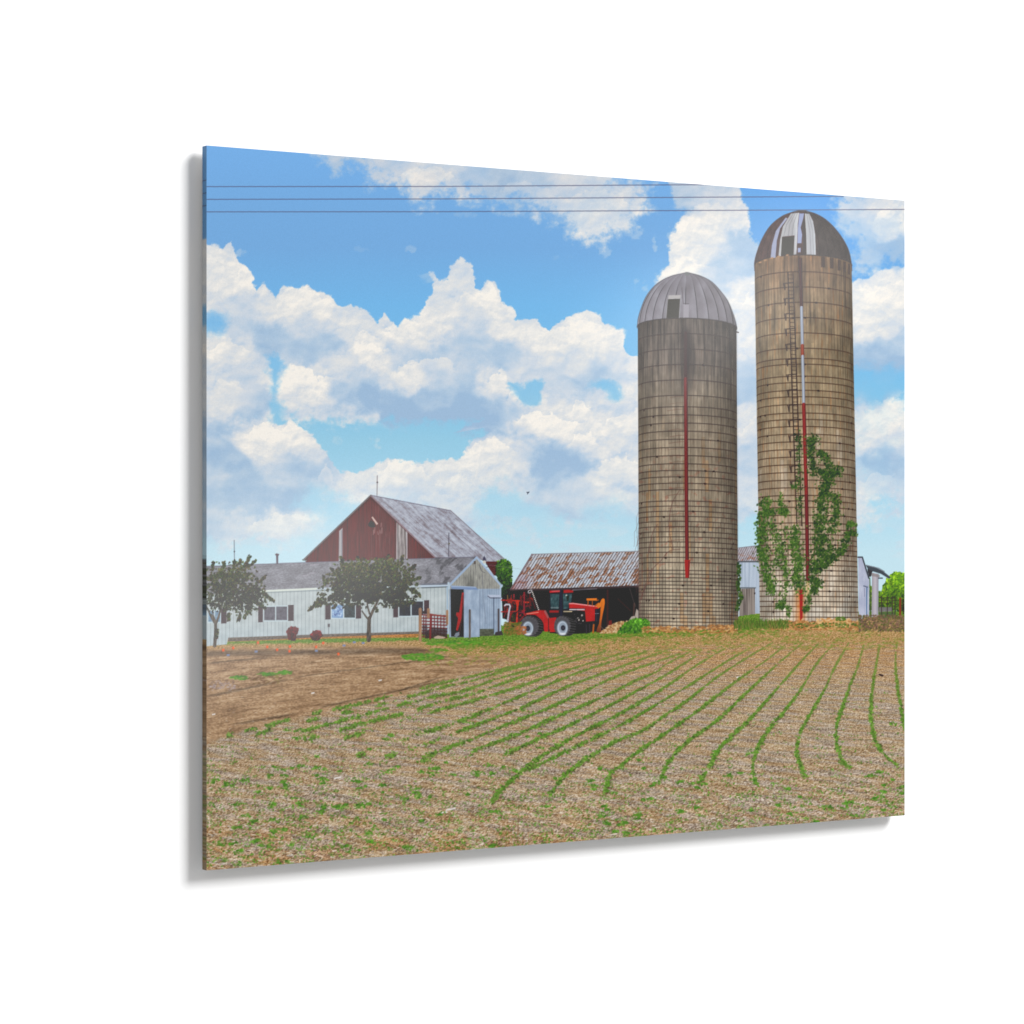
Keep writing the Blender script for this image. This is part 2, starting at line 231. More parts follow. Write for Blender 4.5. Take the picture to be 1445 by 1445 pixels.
# =================================================================== FIELD
GRASS = [(62, 112, 24), (82, 142, 34), (104, 160, 48), (70, 126, 30), (128, 172, 72), (92, 138, 50), (112, 152, 66)]
def soilline(x): return np.interp(x, [280, 330, 400, 500, 560, 620, 700, 760, 840, 1290], [1052, 1036, 1018, 996, 983, 962, 938, 920, 905, 903])
def groundtop(x): return np.interp(x, [280, 322, 460, 590, 640, 700, 760, 850, 900, 1040, 1075, 1210, 1290], [911, 907, 902, 899, 899, 896, 897, 892, 890, 884, 879, 877, 876])
def paint_ground():
    F = motif(('field',), 'printed stubble field of young green crop rows'); SO = motif(('soil',), 'printed bare tilled brown soil left of the crop rows')
    GV = motif(('grass_verge',), 'printed strip of green grass in front of the farm buildings'); DG = motif(('dry_grass',), 'printed dry yellow grass strip behind the crop rows')
    sl = reg(280, 860, 1290, 1240); X, Y = PX[sl], PY[sl]
    dep = np.clip((Y-890)/330, 0.02, 1)
    sx, sy = 2.2+9*dep, 1.0+3.6*dep
    # stubble: straw mottling, coarser towards the viewer
    num = 0; den = 0; ld = np.log(.8+3.6*dep)
    for k, sc in enumerate((.62, .95, 1.45, 2.2)):
        w = np.exp(-((ld*.85-.2-math.log(sc))/.45)**2)+.02
        num = num+w*(fbm(X/(sc*1.55)+k*9, Y/(sc*1.05)+X*.11, 3, 2+k, .7)-.5); den = den+w
    n1 = .5+num/den; n3 = fbm(X/2.4, Y/1.15, 2, 9, .7); n4 = fbm(X/3.4+40, Y/1.5, 2, 12, .7)
    n2 = fbm(X/(12+40*dep), Y/(5+18*dep)+X/90, 4, 6, .6)
    lx = X/(10+40*dep); ly = Y/(4+10*dep)
    t = np.clip(.55+(n1-.5)*1.35+(n3-.5)*.4+(n2-.5)*.5, 0, 1)
    stub = ramp(t, [(0, (86, 62, 40)), (.3, (134, 106, 76)), (.5, (162, 136, 106)), (.7, (188, 165, 137)), (1, (226, 210, 190))])
    pk = sst(.40, .64, fbm(X/(26+60*dep)+7, Y/(8+26*dep)+X/120, 4, 10, .6))[..., None]
    stub = stub*(1-pk*.6)+(stub.mean(-1, keepdims=True)*C_(270, 254, 252)*1.02)*pk*.6
    stub = stub*np.array([1.01, 1., .975], np.float32); gt_ = (.08*sst(.42, .7, fbm(X/(16+50*dep), Y/(4+12*dep), 4, 1, .6)))[..., None]; stub = stub*(1-gt_)+C_(116, 128, 62)*gt_
    # oranger near the far end and along the front
    far = (sst(985, 915, Y))[..., None]; stub = stub*(1-far*.5)+stub*C_(275, 232, 175)*far*.5
    fr = (sst(1120, 1215, Y)*sst(.4, .65, fbm(X/60, Y/20, 3, 1)))[..., None]; stub = stub*(1-.7*fr)+stub*C_(262, 222, 176)*fr*.7
    col = stub; pid = np.full(X.shape, F, np.int16)
    # tilled soil
    L = soilline(X)+5*(fbm(X/14, Y/5, 4, 5)-.5)*2
    fur = Y-(L-X*0)                       # distance above the soil edge
    ang = np.interp(Y, [905, 1040], [.06, .27]); v = (Y+X*ang)
    ff = fbm(X/60, v/1.7, 3, 7, .6)*.6+vn(X/2.2, Y/1.2, 3)*.4
    ts = np.clip(.5+(ff-.5)*1.15+(fbm(X/50, v/9, 3, 4)-.5)*.7, 0, 1)
    soil = ramp(ts, [(0, (112, 84, 58)), (.35, (146, 115, 84)), (.6, (170, 138, 104)), (1, (202, 174, 140))])
    d1 = sst(7, 0, np.abs(Y-(922-(X-290)*.012)))*sst(700, 600, X); soil = soil*(1-.30*d1[..., None])
    for (ax, ay, bx, by, w) in [(291, 983, 400, 960, 3), (330, 1022, 410, 1008, 3), (450, 998, 620, 962, 2.5), (291, 936, 380, 927, 2), (560, 975, 625, 955, 2), (420, 955, 640, 925, 1.6)]:
        yy = ay+(X-ax)*(by-ay)/(bx-ax); m = sst(w, 0, np.abs(Y-yy+2*(fbm(X/10, Y/5, 2, 3)-.5)))*sst(ax-8, ax+15, X)*sst(bx+15, bx-15, X)
        soil = soil*(1-.30*m[..., None])
    m = sst(-3.5, 3.5, L-Y+3*(n3-.5))
    col = col*(1-m[..., None])+soil*m[..., None]; pid[m > .5] = SO
    # the dry strip
    top = groundtop(X)
    ydry = np.interp(X, [280, 460, 590, 640, 760, 850, 1000, 1290], [915, 911, 911, 925, 922, 918, 908, 905])
    dg = ramp(np.clip(.5+(n3-.5)*1.1+(n4-.5)*.6+(n2-.5)*.5, 0, 1), [(0, (112, 92, 48)), (.35, (150, 124, 72)), (.6, (182, 144, 98)), (1, (212, 176, 134))])
    m = sst(5, -3, Y-ydry+5*(fbm(X/12, Y/4, 3, 3)-.5)); col = col*(1-m[..., None])+dg*m[..., None]; pid[m > .5] = DG
    # green verge
    gb = np.interp(X, [280, 400, 460, 590, 640, 700, 760, 850, 900, 960, 1050, 1060, 1110, 1120, 1290], [909, 907, 906, 903, 914, 909, 906, 900, 897, 893, 891, 887, 886, 872, 870])
    gr = ramp(np.clip(.5+(n3-.5)*.9+(n4-.5)*.8, 0, 1), [(0, (62, 92, 26)), (.5, (96, 134, 42)), (1, (142, 162, 76))])
    gt = np.interp(X, [280, 322, 460, 590, 600, 1290], [908, 905, 900.5, 899, 880, 860])
    m = sst(2.2, -1.2, Y-gb+4*(fbm(X/7, Y/3, 3, 13)-.5))*sst(-1.5, 1, Y-gt); col = col*(1-m[..., None])+gr*m[..., None]; pid[m > .5] = GV
    # orange-brown dead grass along the house wall
    m = sst(1.5, -1, Y-gt)*sst(300, 330, X)*sst(592, 588, X)*.9; col = col*(1-m[..., None])+(dg*C_(262, 214, 150))*m[..., None]; pid[m > .5] = DG
    mask = Y > top-14
    put(sl, mask.astype(np.float32), col, None); PID[sl][mask] = pid[mask]
    # a green patch on the soil, and tufts left
    for (x, y, rx, ry, k) in [(597, 927, 30, 5, 60), (403, 948.5, 9, 2.6, 12), (378, 951, 14, 2.6, 14), (338, 956, 12, 3, 10), (618, 917, 12, 2, 10), (660, 908, 60, 3.5, 60)]:
        for _ in range(k*3):
            a, r = R(0, 6.28), math.sqrt(rng.random()); blob(x+rx*r*math.cos(a), y+ry*r*math.sin(a), R(1.5, 3.4), R(.7, 1.3), 0, C_(*GRASS[rng.integers(0, 4)]), GV, .8)
    for _ in range(80): blob(R(352, 398), R(952, 965), R(1, 3), R(.6, 1.3), -.2, C_(*[(110, 78, 50), (96, 66, 42), (134, 118, 66)][rng.integers(0, 3)]), SO, .6)
    for _ in range(90): blob(R(296, 332), R(960, 974), R(.7, 2.2), R(.6, 1.1), 0, C_(*[(176, 160, 158), (150, 130, 124), (120, 96, 84)][rng.integers(0, 3)]), SO, .7)
    # straw, clods and stalks: short strokes, larger towards the viewer
    pal = [(222, 204, 180), (202, 176, 144), (186, 150, 110), (112, 82, 56), (90, 66, 48), (196, 186, 178), (160, 120, 78), (236, 226, 212), (104, 92, 82), (128, 124, 76)]
    for _ in range(22000):
        x = R(286, 1284); y = 915+(1232-915)*(rng.random()**.75)
        if y < soilline(x): 
            if rng.random() < .8: continue
        d = (y-890)/330; a = R(-.5, .5) if rng.random() < .8 else R(-1.5, 1.5); l = (.8+5.5*d)*R(.4, 1.1)
        c = pal[rng.integers(0, len(pal))]
        line([(x, y), (x+l*math.cos(a), y+l*math.sin(a)*.75)], .45+.75*d, C_(*c), None, R(.4, .9))
    for (x, y, l) in [(472, 1098, 9), (630, 1143, 12), (622, 1147, 8), (300, 1008, 3), (535, 960, 3), (1040, 956, 4), (440, 978, 3)]: line([(x, y), (x+l, y-l*.2)], 1.8, C_(225, 220, 216))
    for (x, y) in [(1244, 953)]: blob(x, y, 3, 1.6, .3, C_(60, 44, 40)); blob(x-3, y-1, 1.2, 1, 0, C_(60, 44, 40))
    # ---- crop rows
    rows = []
    def z(o, pts, s=4.25): return [(o[0]+a/s, o[1]+b/s) for a, b in pts]
    A, B_, D_ = (940, 860), (620, 880), (285, 880)
    rows.append(z(A, [(1385, 190), (1375, 300), (1385, 450), (1410, 600), (1428, 720)]))
    rows.append(z(A, [(1280, 210), (1260, 330), (1240, 450), (1228, 580), (1232, 700), (1270, 820), (1330, 890), (1390, 938)]))
    rows.append(z(A, [(1185, 210), (1150, 340), (1105, 450), (1060, 580), (1020, 720), (1035, 850), (1075, 930), (1110, 948)]))
    rows.append(z(A, [(1095, 200), (1010, 350), (950, 480), (870, 620), (800, 750), (785, 870), (835, 1005)]))
    rows.append(z(A, [(1000, 210), (900, 330), (800, 490), (700, 620), (600, 740), (535, 870), (520, 960), (545, 1050)]))
    rows.append(z(A, [(915, 205), (830, 290), (740, 390), (600, 550), (470, 690), (330, 820), (250, 960), (190, 1045)]))
    rows.append(z(A, [(820, 200), (700, 300), (600, 390), (450, 530), (300, 670), (120, 800), (20, 910), (-45, 1040)]))
    rows.append(z(A, [(740, 190), (620, 290), (420, 430), (200, 600), (0, 740)])+z(B_, [(1200, 760), (1100, 840), (1020, 910), (990, 1020)]))
    rows.append(z(A, [(640, 200), (500, 280), (300, 410), (120, 550), (0, 630)])+z(B_, [(1220, 640), (1060, 705), (900, 800), (750, 910), (665, 1030)]))
    rows.append(z(A, [(540, 210), (350, 320), (130, 460), (0, 535)])+z(B_, [(1140, 580), (920, 690), (740, 775), (590, 850), (500, 880)]))
    rows.append(z(A, [(350, 235), (190, 330), (0, 460)])+z(B_, [(1200, 475), (1000, 582), (860, 650), (700, 740), (560, 830), (430, 940), (350, 1020), (315, 1080)]))
    rows.append(z(A, [(200, 265), (20, 380)])+z(B_, [(1250, 368), (1060, 470), (900, 550), (760, 620), (640, 670), (520, 725), (400, 775)]))
    rows.append(z(A, [(150, 250), (0, 330)])+z(B_, [(1300, 290), (1170, 345), (1000, 430), (720, 550), (440, 675), (230, 750), (180, 790)]))
    rows.append(z(B_, [(1445, 180), (1100, 300), (860, 410), (620, 520), (380, 615), (200, 690), (0, 765)])+z(D_, [(1330, 815), (1250, 835)]))
    rows.append(z(B_, [(1420, 140), (1000, 290), (740, 390), (500, 500), (240, 600), (0, 690)])+z(D_, [(1330, 725), (1200, 770), (1100, 800)]))
    rows.append(z(B_, [(1250, 165), (900, 270), (640, 370), (400, 470), (160, 570), (0, 625)])+z(D_, [(1340, 650), (1100, 735), (930, 790)]))
    rows.append(z(B_, [(1150, 160), (700, 300), (500, 370), (240, 450), (0, 515)])+z(D_, [(1300, 545), (1100, 610), (950, 655), (850, 685)]))
    rows.append(z(B_, [(1000, 165), (700, 250), (400, 350), (200, 420), (0, 470)])+z(D_, [(1240, 530), (950, 600), (740, 665), (580, 695)]))
    rows.append(z(B_, [(900, 170), (600, 260), (350, 330), (150, 400), (0, 430)])+z(D_, [(1300, 460), (1100, 510), (980, 545), (840, 580), (550, 660)]))
    rows.append(z(B_, [(760, 190), (400, 280), (200, 340), (0, 385)])+z(D_, [(1200, 450), (900, 525), (780, 550), (500, 610), (320, 665)]))
    rows.append(z(B_, [(650, 205), (300, 290), (0, 360)])+z(D_, [(1300, 390), (1100, 440), (900, 490), (700, 530), (500, 580), (350, 622), (200, 660), (60, 700)]))
    order = ['first', 'second', 'third', 'fourth', 'fifth', 'sixth', 'seventh', 'eighth', 'ninth', 'tenth', 'eleventh', 'twelfth', 'thirteenth', 'fourteenth', 'fifteenth', 'sixteenth', 'seventeenth', 'eighteenth', 'nineteenth', 'twentieth', 'last']
    for k, rw in enumerate(rows):
        pid = motif(('field', 'crop_row'), 'printed green crop row, '+order[k]+' counted from the right edge')
        cv = curve(rw, 24); seg = np.hypot(*np.diff(cv, axis=0).T); acc = np.append(0, np.cumsum(seg)); tot = acc[-1]; s = 0
        while s < tot:
            x = np.interp(s, acc, cv[:, 0]); y = np.interp(s, acc, cv[:, 1]); d = max(.02, (y-895)/320)
            den = vn(np.float32(s/16.), np.float32(k*3.7), 5)
            left = sst(760, 480, x)
            g2 = gn(np.float32(s/5.), np.float32(k*7.3), 9); keep = .88-.95*left*(den < .54)-.35*(den < .28)-.35*sst(940, 905, y)-.45*(g2 < .37)-.3*left*(g2 < .55)
            if rng.random() < keep:
                e = (x-np.interp(s-3, acc, cv[:, 0]), y-np.interp(s-3, acc, cv[:, 1]))
                steep = abs(e[1])/(abs(e[0])+abs(e[1])+1e-3); w = (1.0+7.2*d)*(1+1.*(den-.5))*(.7+.6*g2)
                c = np.array(GRASS[rng.integers(0, len(GRASS))])*R(.82, 1.1)
                if rng.random() < .10: c = np.array([46, 72, 26])
                ox, oy = rng.normal(0, 1)*w*.38*(.35+steep*.65), rng.normal(0, 1)*w*.34*(1.05-steep*.5)
                k_ = .42*sst(1010, 910, y)+.14; c = c*(1-k_)+np.array([138, 128, 74])*k_; (blob(x+ox+.3*w, y+oy+.5*w*.5+.6, (.9+1.4*d), (.5+.7*d), 0, C_(78, 66, 40), None, .4*sst(940, 990, y)) if rng.random() < .22 else None); blob(x+ox, y+oy, (.9+1.5*d)*R(.6, 1.35), (.6+.95*d)*R(.6, 1.3), R(-.9, .9), C_(*c), pid, R(.6, .95)*(.62+.38*sst(905, 960, y)))
            s += R(.12, .5)*(.5+.7*d)
    # weeds and volunteer plants, scattered and in tufts
    WD = motif(('field', 'weed'), 'printed low green weeds between and in front of the rows')
    tufts = []
    for _ in range(330):
        x = R(288, 1280); y = R(1075, 1222) if rng.random() < .75 else R(1000, 1110)
        if x > 780 and y < 1060: continue
        if y < soilline(x)+12: continue
        if vn(np.float32(x/36.), np.float32(y/13.), 2) < .50: continue
        tufts.append((x, y, R(3, 9)))
    tufts += [(327, 1106, 12), (345, 1100, 8), (400, 1086, 9), (425, 1080, 9), (365, 1117, 8), (380, 1112, 8), (400, 1103, 8), (445, 1083, 9), (478, 1088, 7), (455, 1105, 9), (462, 1100, 8), (520, 1078, 9), (545, 1090, 8), (553, 1086, 8), (560, 1082, 6), (607, 1090, 12), (618, 1084, 10), (597, 1074, 8), (478, 1137, 10), (425, 1153, 11), (330, 1135, 9), (385, 1134, 7), (590, 1125, 10), (570, 1128, 10), (675, 1090, 9), (690, 1080, 9), (672, 1093, 7), (385, 1173, 9), (435, 1180, 12), (480, 1176, 12), (520, 1175, 10), (1170, 1138, 12), (1225, 1140, 10), (1260, 1138, 9), (1245, 1125, 10), (980, 1105, 12), (1065, 1100, 7), (1010, 1060, 6), (1110, 1113, 7), (1260, 1022, 12), (1275, 1110, 8), (1190, 1140, 9), (960, 1145, 8), (900, 1150, 7), (850, 1152, 7), (770, 1138, 7), (700, 1145, 9)]
    for (x, y, sz) in tufts:
        d = (y-895)/320; sz *= .75
        for _ in range(int(R(9, 20))):
            c = np.array(GRASS[rng.integers(0, len(GRASS))])*R(.75, 1.08)
            px, py = x+rng.normal(0, .5)*sz, y+rng.normal(0, .36)*sz*.5
            blob(px, py, (.8+1.5*d)*R(.6, 1.3), (.6+.9*d)*R(.6, 1.2), R(-1, 1), C_(*c), WD, R(.55, .95))
    for _ in range(15000):
        x = R(288, 1280); y = 930+292*rng.random()**.6
        dd = gn(np.float32(x/26.), np.float32(y/8.), 6)+.30*gn(np.float32(x/8.), np.float32(y/4.), 3)-.15
        if y < soilline(x)+8 or dd < .63-.17*sst(1060, 1130, y)+.05*sst(1000, 930, y): continue
        d = (y-895)/320; blob(x, y, (.8+1.1*d)*R(.6, 1.2), (.6+.6*d)*R(.6, 1.2), R(-1.2, 1.2), C_(*GRASS[rng.integers(0, 7)])*R(.8, 1.05), WD, R(.3, .85))
    for x in (714, 717, 722, 726, 731, 738, 745, 780, 796):
        y = R(1188, 1200); line([(x, y), (x+R(-2, 2), y-R(18, 38))], .9, C_(140, 100, 58), None, .6)
    # green haze of grass where the verge, dry strip and crop rows run together
    for _ in range(5200):
        x = R(600, 1284); y = groundtop(x)+R(8, 40)
        if gn(np.float32(x/22.), np.float32(y/5.), 8)+.3*gn(np.float32(x/6.), np.float32(y/3.), 2) < .62: continue
        c = [(104, 130, 46), (122, 142, 58), (88, 118, 36), (140, 146, 72), (190, 150, 96), (166, 124, 70)][rng.integers(0, 6)]
        blob(x, y, R(.9, 2.4), R(.5, .9), R(-.3, .3), C_(*c), None, R(.3, .75))
    for _ in range(900):
        x = R(640, 1100); y = np.interp(x, [590, 640, 760, 850, 960, 1100], [903, 914, 906, 900, 893, 888])+rng.normal(1, 3.2)
        blob(x, y, R(1, 2.6), R(.5, 1.), R(-.3, .3), C_(*[(92, 132, 40), (160, 132, 74), (120, 142, 56), (74, 112, 30)][rng.integers(0, 4)]), None, R(.4, .85))
    # flags on the lawn
    FR = motif(('marker_flag',), 'printed orange survey flag'); 
    for (x, y) in [(315, 917), (329, 914), (364, 906.5), (377, 912.5), (391, 916.5), (409, 912), (408.5, 918.5), (446, 912.5), (456, 907), (477.5, 922.5)]:
        fill([(x-1.8, y-1.5), (x+1.6, y-1.8), (x+1.8, y+1.6), (x-1.2, y+2)], C_(232, 92, 40), FR); line([(x-1.6, y), (x-1.8, y+4)], .6, C_(90, 70, 50))
    BF = motif(('marker_flag',), 'printed blue survey flag')
    for (x, y) in [(361.5, 919), (322, 924), (446.5, 918), (485.5, 910.5), (500, 906), (512.5, 907)]: rect(x-2, y-1.2, x+2, y+1.4, C_(116, 132, 170), BF)

# =================================================================== SILOS
def paint_silo(which):
    if which == 1:
        lab = 'printed shorter concrete stave silo with grey dome'; xl = lambda y: 900+0*(y-455)+.004*(y-455); xr = lambda y: 1039.3+.006*(y-455)
        yb, bow0 = 889, 13.; dome_c = 449.; bot = 889
        dome = [(155, 745), (165, 640), (200, 520), (250, 400), (330, 290), (430, 210), (550, 155), (680, 125), (715, 117), (760, 126), (880, 160), (1000, 225), (1100, 330), (1180, 440), (1240, 580), (1275, 700), (1283, 765)]
        dome = [(880+a/8.03, 370+b/8.03) for a, b in dome]; apex = (969, 384.5)
        hoops = list(np.arange(449, 565, 21.8))+list(np.arange(574, 660, 11.5))+list(np.arange(664, 700, 9.0))+list(np.arange(707, 800, 7.25))+list(np.arange(805, 900, 5.2))
        cr = [(440, (84, 76, 70)), (500, (104, 93, 84)), (560, (130, 118, 102)), (700, (142, 129, 110)), (820, (156, 144, 124)), (890, (168, 154, 132))]
    else:
        lab = 'printed taller tan stave silo with striped dome and green vines'; xl = lambda y: 1064.9+.0150*(y-382); xr = lambda y: 1201.9+.0195*(y-382)
        yb, bow0 = 878, 14.5; dome_c = 360.; bot = 878
        dome = [(200, 740), (200, 640), (230, 520), (290, 370), (380, 230), (500, 130), (600, 86), (670, 66), (730, 60), (790, 66), (900, 100), (1010, 165), (1110, 262), (1200, 382), (1260, 500), (1290, 620), (1302, 740)]
        dome = [(1040+a/8.03, 290+b/8.03) for a, b in dome]; apex = (1131, 297.5)
        hoops = list(np.arange(383.5, 500, 21.6))+[506, 514, 531, 540, 551, 560, 571, 583, 592]+list(np.arange(602, 700, 10.8))+[707, 716, 727, 738, 747]+list(np.arange(754, 900, 7.3))
        cr = [(360, (130, 102, 76)), (420, (132, 112, 86)), (520, (141, 124, 97)), (620, (151, 134, 109)), (720, (163, 144, 120)), (800, (180, 164, 143)), (880, (196, 183, 164))]
    B = motif(('silo',), lab); DM = motif(('silo', 'dome')); PI = motif(('silo', 'pipe')); HT = motif(('silo', 'hatch'))
    hoops = np.array(hoops, np.float32); y0 = dome_c-2
    sl = reg(xl(y0)-6, y0-4, xr(bot)+6, bot+4); X, Y = PX[sl], PY[sl]
    L, Rr = xl(Y), xr(Y); cx = (L+Rr)/2; rad = (Rr-L)/2
    q = np.clip((X-cx)/rad, -1, 1); th = np.arcsin(q); co = np.cos(th)
    bow = bow0*np.clip((yb-10-Y)/(yb-10-dome_c), -.05, 1.1); yc = Y-bow*(1-co)-(q*1.2 if which == 1 else q*.6)
    dth = .0757 if which == 1 else .077
    st = th/dth+.3; si = np.floor(st).astype(int); fr = st-si; dj = np.minimum(fr, 1-fr)*dth*rad*co
    ri = np.searchsorted(hoops, yc); hr = np.append(hoops, 999.)
    lo = np.where(ri > 0, hr[np.maximum(ri-1, 0)], -99); dh = np.minimum(np.abs(yc-lo), np.abs(hr[np.minimum(ri, len(hoops))]-yc))
    ra = rng.random((128,)); rb = rng.random((128, 256)); rc = rng.random((128, 64))
    grp = np.floor((yc+si % 2*11)/44.).astype(int) % 64
    var = (ra[si % 128]-.5)*.5+(rb[si % 128, ri % 256]-.5)*.25+(rc[si % 128, grp]-.5)*.8
    base = ramp(Y, cr)
    k = (1+.17*var+.10*(fbm(X/3, Y/14, 3, 3)-.5)+.12*(fbm(X/22, Y/30, 3, 7)-.5)*2)[..., None]
    k2 = 1+.10*(vn(X/1.2, Y/7, 6)-.5)[..., None]; col = base*k*k2
    if which == 2:   # rust and lime streaks
        ru = sst(.62, .9, fbm(X/3.2+3, Y/42, 3, 12))*(.35+.65*rc[(si+3) % 128, grp])
        col = col*(1-.45*ru[..., None])+C_(178, 104, 48)*.45*ru[..., None]
        li = ((rc[(si+9) % 128, (grp+5) % 64] > .90)*.35*sst(500, 640, Y))[..., None]; col = col*(1-li)+C_(206, 194, 178)*li
        dk = sst(.45, .9, fbm(X/5, Y/60, 2, 2))*sst(640, 420, Y)*.28; col = col*(1-dk[..., None])
        lb = sst(.45, .7, fbm(X/20, Y/26, 3, 9))*sst(780, 840, Y)*.45; col = col*(1-lb[..., None])+C_(206, 202, 192)*lb[..., None]
    else:
        dk = (sst(.3, .85, fbm(X/4, Y/60, 2, 2))*sst(640, 480, Y)*.36)[..., None]; col = col*(1-dk)
        ru = ((rc[(si+3) % 128, grp] > .88)*.3*sst(560, 700, Y))[..., None]; col = col*(1-ru)+C_(176, 118, 62)*ru
        rd = (sst(.68, .8, fbm(X/9, Y/9, 3, 10))*.3*sst(600, 700, Y))[..., None]; col = col*(1-rd)+C_(150, 74, 58)*rd
    run = np.exp(-np.clip(yc-lo, 0, 60)/7.)*sst(.5, .8, fbm(X/1.6, ri*3.1, 3, 11))*.5*(yc < 800); col = col*(1-run[..., None])+(C_(84, 58, 44) if which == 1 else C_(120, 72, 40))*run[..., None]
    pat = (fbm(X/16, Y/28, 4, 13, .6)-.5)*(.26 if which == 1 else .34)+.05; col = col*(1+pat[..., None])
    # roundness of the shaft as printed
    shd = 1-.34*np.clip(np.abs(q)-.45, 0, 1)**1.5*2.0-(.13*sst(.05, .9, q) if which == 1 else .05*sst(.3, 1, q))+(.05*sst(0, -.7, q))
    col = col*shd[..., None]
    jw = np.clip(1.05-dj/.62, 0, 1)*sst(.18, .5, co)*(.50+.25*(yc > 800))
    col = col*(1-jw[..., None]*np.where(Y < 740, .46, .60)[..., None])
    hw = np.clip(1.4-dh/.9, 0, 1)*(.66 if which == 1 else .74)
    hcol = C_(52, 40, 38) if which == 1 else C_(62, 42, 32)
    col = col*(1-hw[..., None])+hcol*hw[..., None]
    s = np.minimum(X-L, Rr-X); cov = np.clip(.5+s, 0, 1)*sst(y0-2, y0, yc)*np.clip(bot+.5-Y+1.5*(fbm(X/5, Y/5, 2, 2)-.5), 0, 1)
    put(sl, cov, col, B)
    # hoop clamps
    for h in hoops:
        for t in (rng.uniform(-1.3, 1.3, 2) if h < bot-8 else ()):
            if rng.random() < .55: continue
            bw = bow0*(yb-10-h)/(yb-10-dome_c); xx = (xl(h)+xr(h))/2+math.sin(t)*(xr(h)-xl(h))/2; yy = h+bw*(1-math.cos(t))
            blob(xx, yy+.3, 2.0*max(.4, math.cos(t)), 1.4, .2, C_(44, 32, 30), B, .85)
    # ---- dome
    sl = reg(*bbox(dome)); X, Y = PX[sl], PY[sl]; mid = (dome[0][0]+dome[-1][0])/2; hw_ = (dome[-1][0]-dome[0][0])/2
    # arc-shaped lower edge
    ed = [(mid+hw_*math.sin(t), dome_c+bow0*(1-math.cos(t))+(1.2*math.sin(t) if which == 1 else .4*math.sin(t))) for t in np.linspace(math.pi/2, -math.pi/2, 25)]
    poly = curve(dome, 6).tolist()+ed
    s = sdist(poly, X, Y); dm = np.array(curve(dome, 8))
    # half width of the dome at each height
    lft = dm[:, 0] <= apex[0]; hl = np.interp(Y, dm[lft][::-1][:, 1], (apex[0]-dm[lft][::-1][:, 0])); hr_ = np.interp(Y, dm[~lft][:, 1], (dm[~lft][:, 0]-apex[0]))
    yy = Y-np.clip((Y-apex[1])/(dome_c-apex[1]), 0, 1)*bow0*.0
    hwid = np.where(X < apex[0], hl, hr_)+.01
    # ribs meet at the crown: azimuth from x at the height corrected for the bowed rim
    fy = np.clip((Y-apex[1])/(dome_c+bow0-apex[1]), 0.01, 1); prof = np.sqrt(np.clip(1-(1-fy)**2, 0, 1))
    qq = np.clip((X-apex[0])/(hw_*np.maximum(prof, .05)), -1, 1); az = np.arcsin(np.clip(qq*1.0, -1, 1))
    if which == 1:
        sp = .245; f = az/sp+.1; fi = np.floor(f); fq = f-fi
        t = .5+(fbm(X/18, Y/30, 3, 3)-.5)*.5+(fq-.5)*.26-.22*sst(.3, 1, qq)+.12*sst(.1, -.5, qq)
        col = ramp(t, [(0, (92, 88, 92)), (.5, (126, 122, 130)), (1, (160, 158, 168))])
        e = np.minimum(fq, 1-fq)*sp*hw_*prof*np.cos(az); m = np.clip(1.1-e/.8, 0, 1)*.5*sst(.12, .4, fy)
        col = col*(1-m[..., None])
    else:
        t = .45+(fbm(X/9, Y/14, 4, 3)-.5)*.7; col = ramp(t, [(0, (54, 40, 40)), (.5, (78, 58, 56)), (1, (104, 78, 72))])
        k = sst(.05, .5, qq)[..., None]; col = col*(1-k)+ramp(t, [(0, (44, 38, 36)), (1, (84, 74, 70))])*k
        e = np.abs(az/.2-np.round(az/.2))*.2*hw_*prof*np.cos(az); m = np.clip(1-e/.7, 0, 1)*.25; col = col*(1-m[..., None])
    put(sl, np.clip(.5+s, 0, 1), col, DM)
    line(curve(dome, 6).tolist(), 1.3, C_(84, 84, 92) if which == 1 else C_(70, 56, 60), DM, .7)
    line(ed, 1.4, C_(56, 50, 50), DM, .8)
    if which == 1:
        o, s8 = (880, 370), 8.03; zz = lambda p: [(o[0]+a/s8, o[1]+b/s8) for a, b in p]
        fill(zz([(510, 376), (648, 372), (642, 412), (504, 420)]), C_(172, 168, 168), HT)
        fill(zz([(500, 420), (640, 415), (626, 630), (486, 634)]), C_(58, 56, 50), HT); line(zz([(478, 634), (506, 378)]), .9, C_(150, 148, 152), HT, .7); line(zz([(630, 632), (650, 376)]), 1, C_(160, 158, 162), HT, .7)
        fill(zz([(680, 480), (740, 480), (738, 628), (676, 628)]), C_(150, 146, 154), DM); line(zz([(660, 290), (676, 470), (740, 470)]), .9, C_(80, 76, 80), DM)
        fill(zz([(690, 122), (715, 116), (750, 126), (740, 150), (700, 150)]), C_(118, 122, 122), DM)
        line(zz([(1280, 790), (1300, 797)]), 1.6, C_(50, 46, 50), B); line([(1041, 470), (1042.5, 800)], .6, C_(130, 130, 150), None, .45)
        # dark stain under the hatch and the rising pipe
        sl = reg(955, 455, 985, 560); X, Y = PX[sl], PY[sl]; m = np.exp(-((X-968.5-(Y-455)*.01)/8)**2)*sst(452, 475, Y)*sst(575, 510, Y)*.8; put(sl, m, C_(38, 30, 30))
        line([(967.5, 470), (967.6, 560)], 4, C_(66, 32, 34), PI, .8); line([(967.6, 535), (968.6, 700), (969.6, 792)], 5.2, lambda X, Y: ramp(X-968.6-(Y-700)*.008, [(-2.5, (92, 32, 34)), (0, (128, 44, 44)), (2.4, (70, 24, 30))]), PI)
        fill([(966, 790), (974, 790), (973.4, 800), (972.4, 815.5), (967.3, 815.5), (966.6, 802)], C_(158, 40, 36), PI); line([(972.2, 792), (971.8, 815)], 1.2, C_(96, 24, 28), PI)
        LD = motif(('silo', 'ladder'))
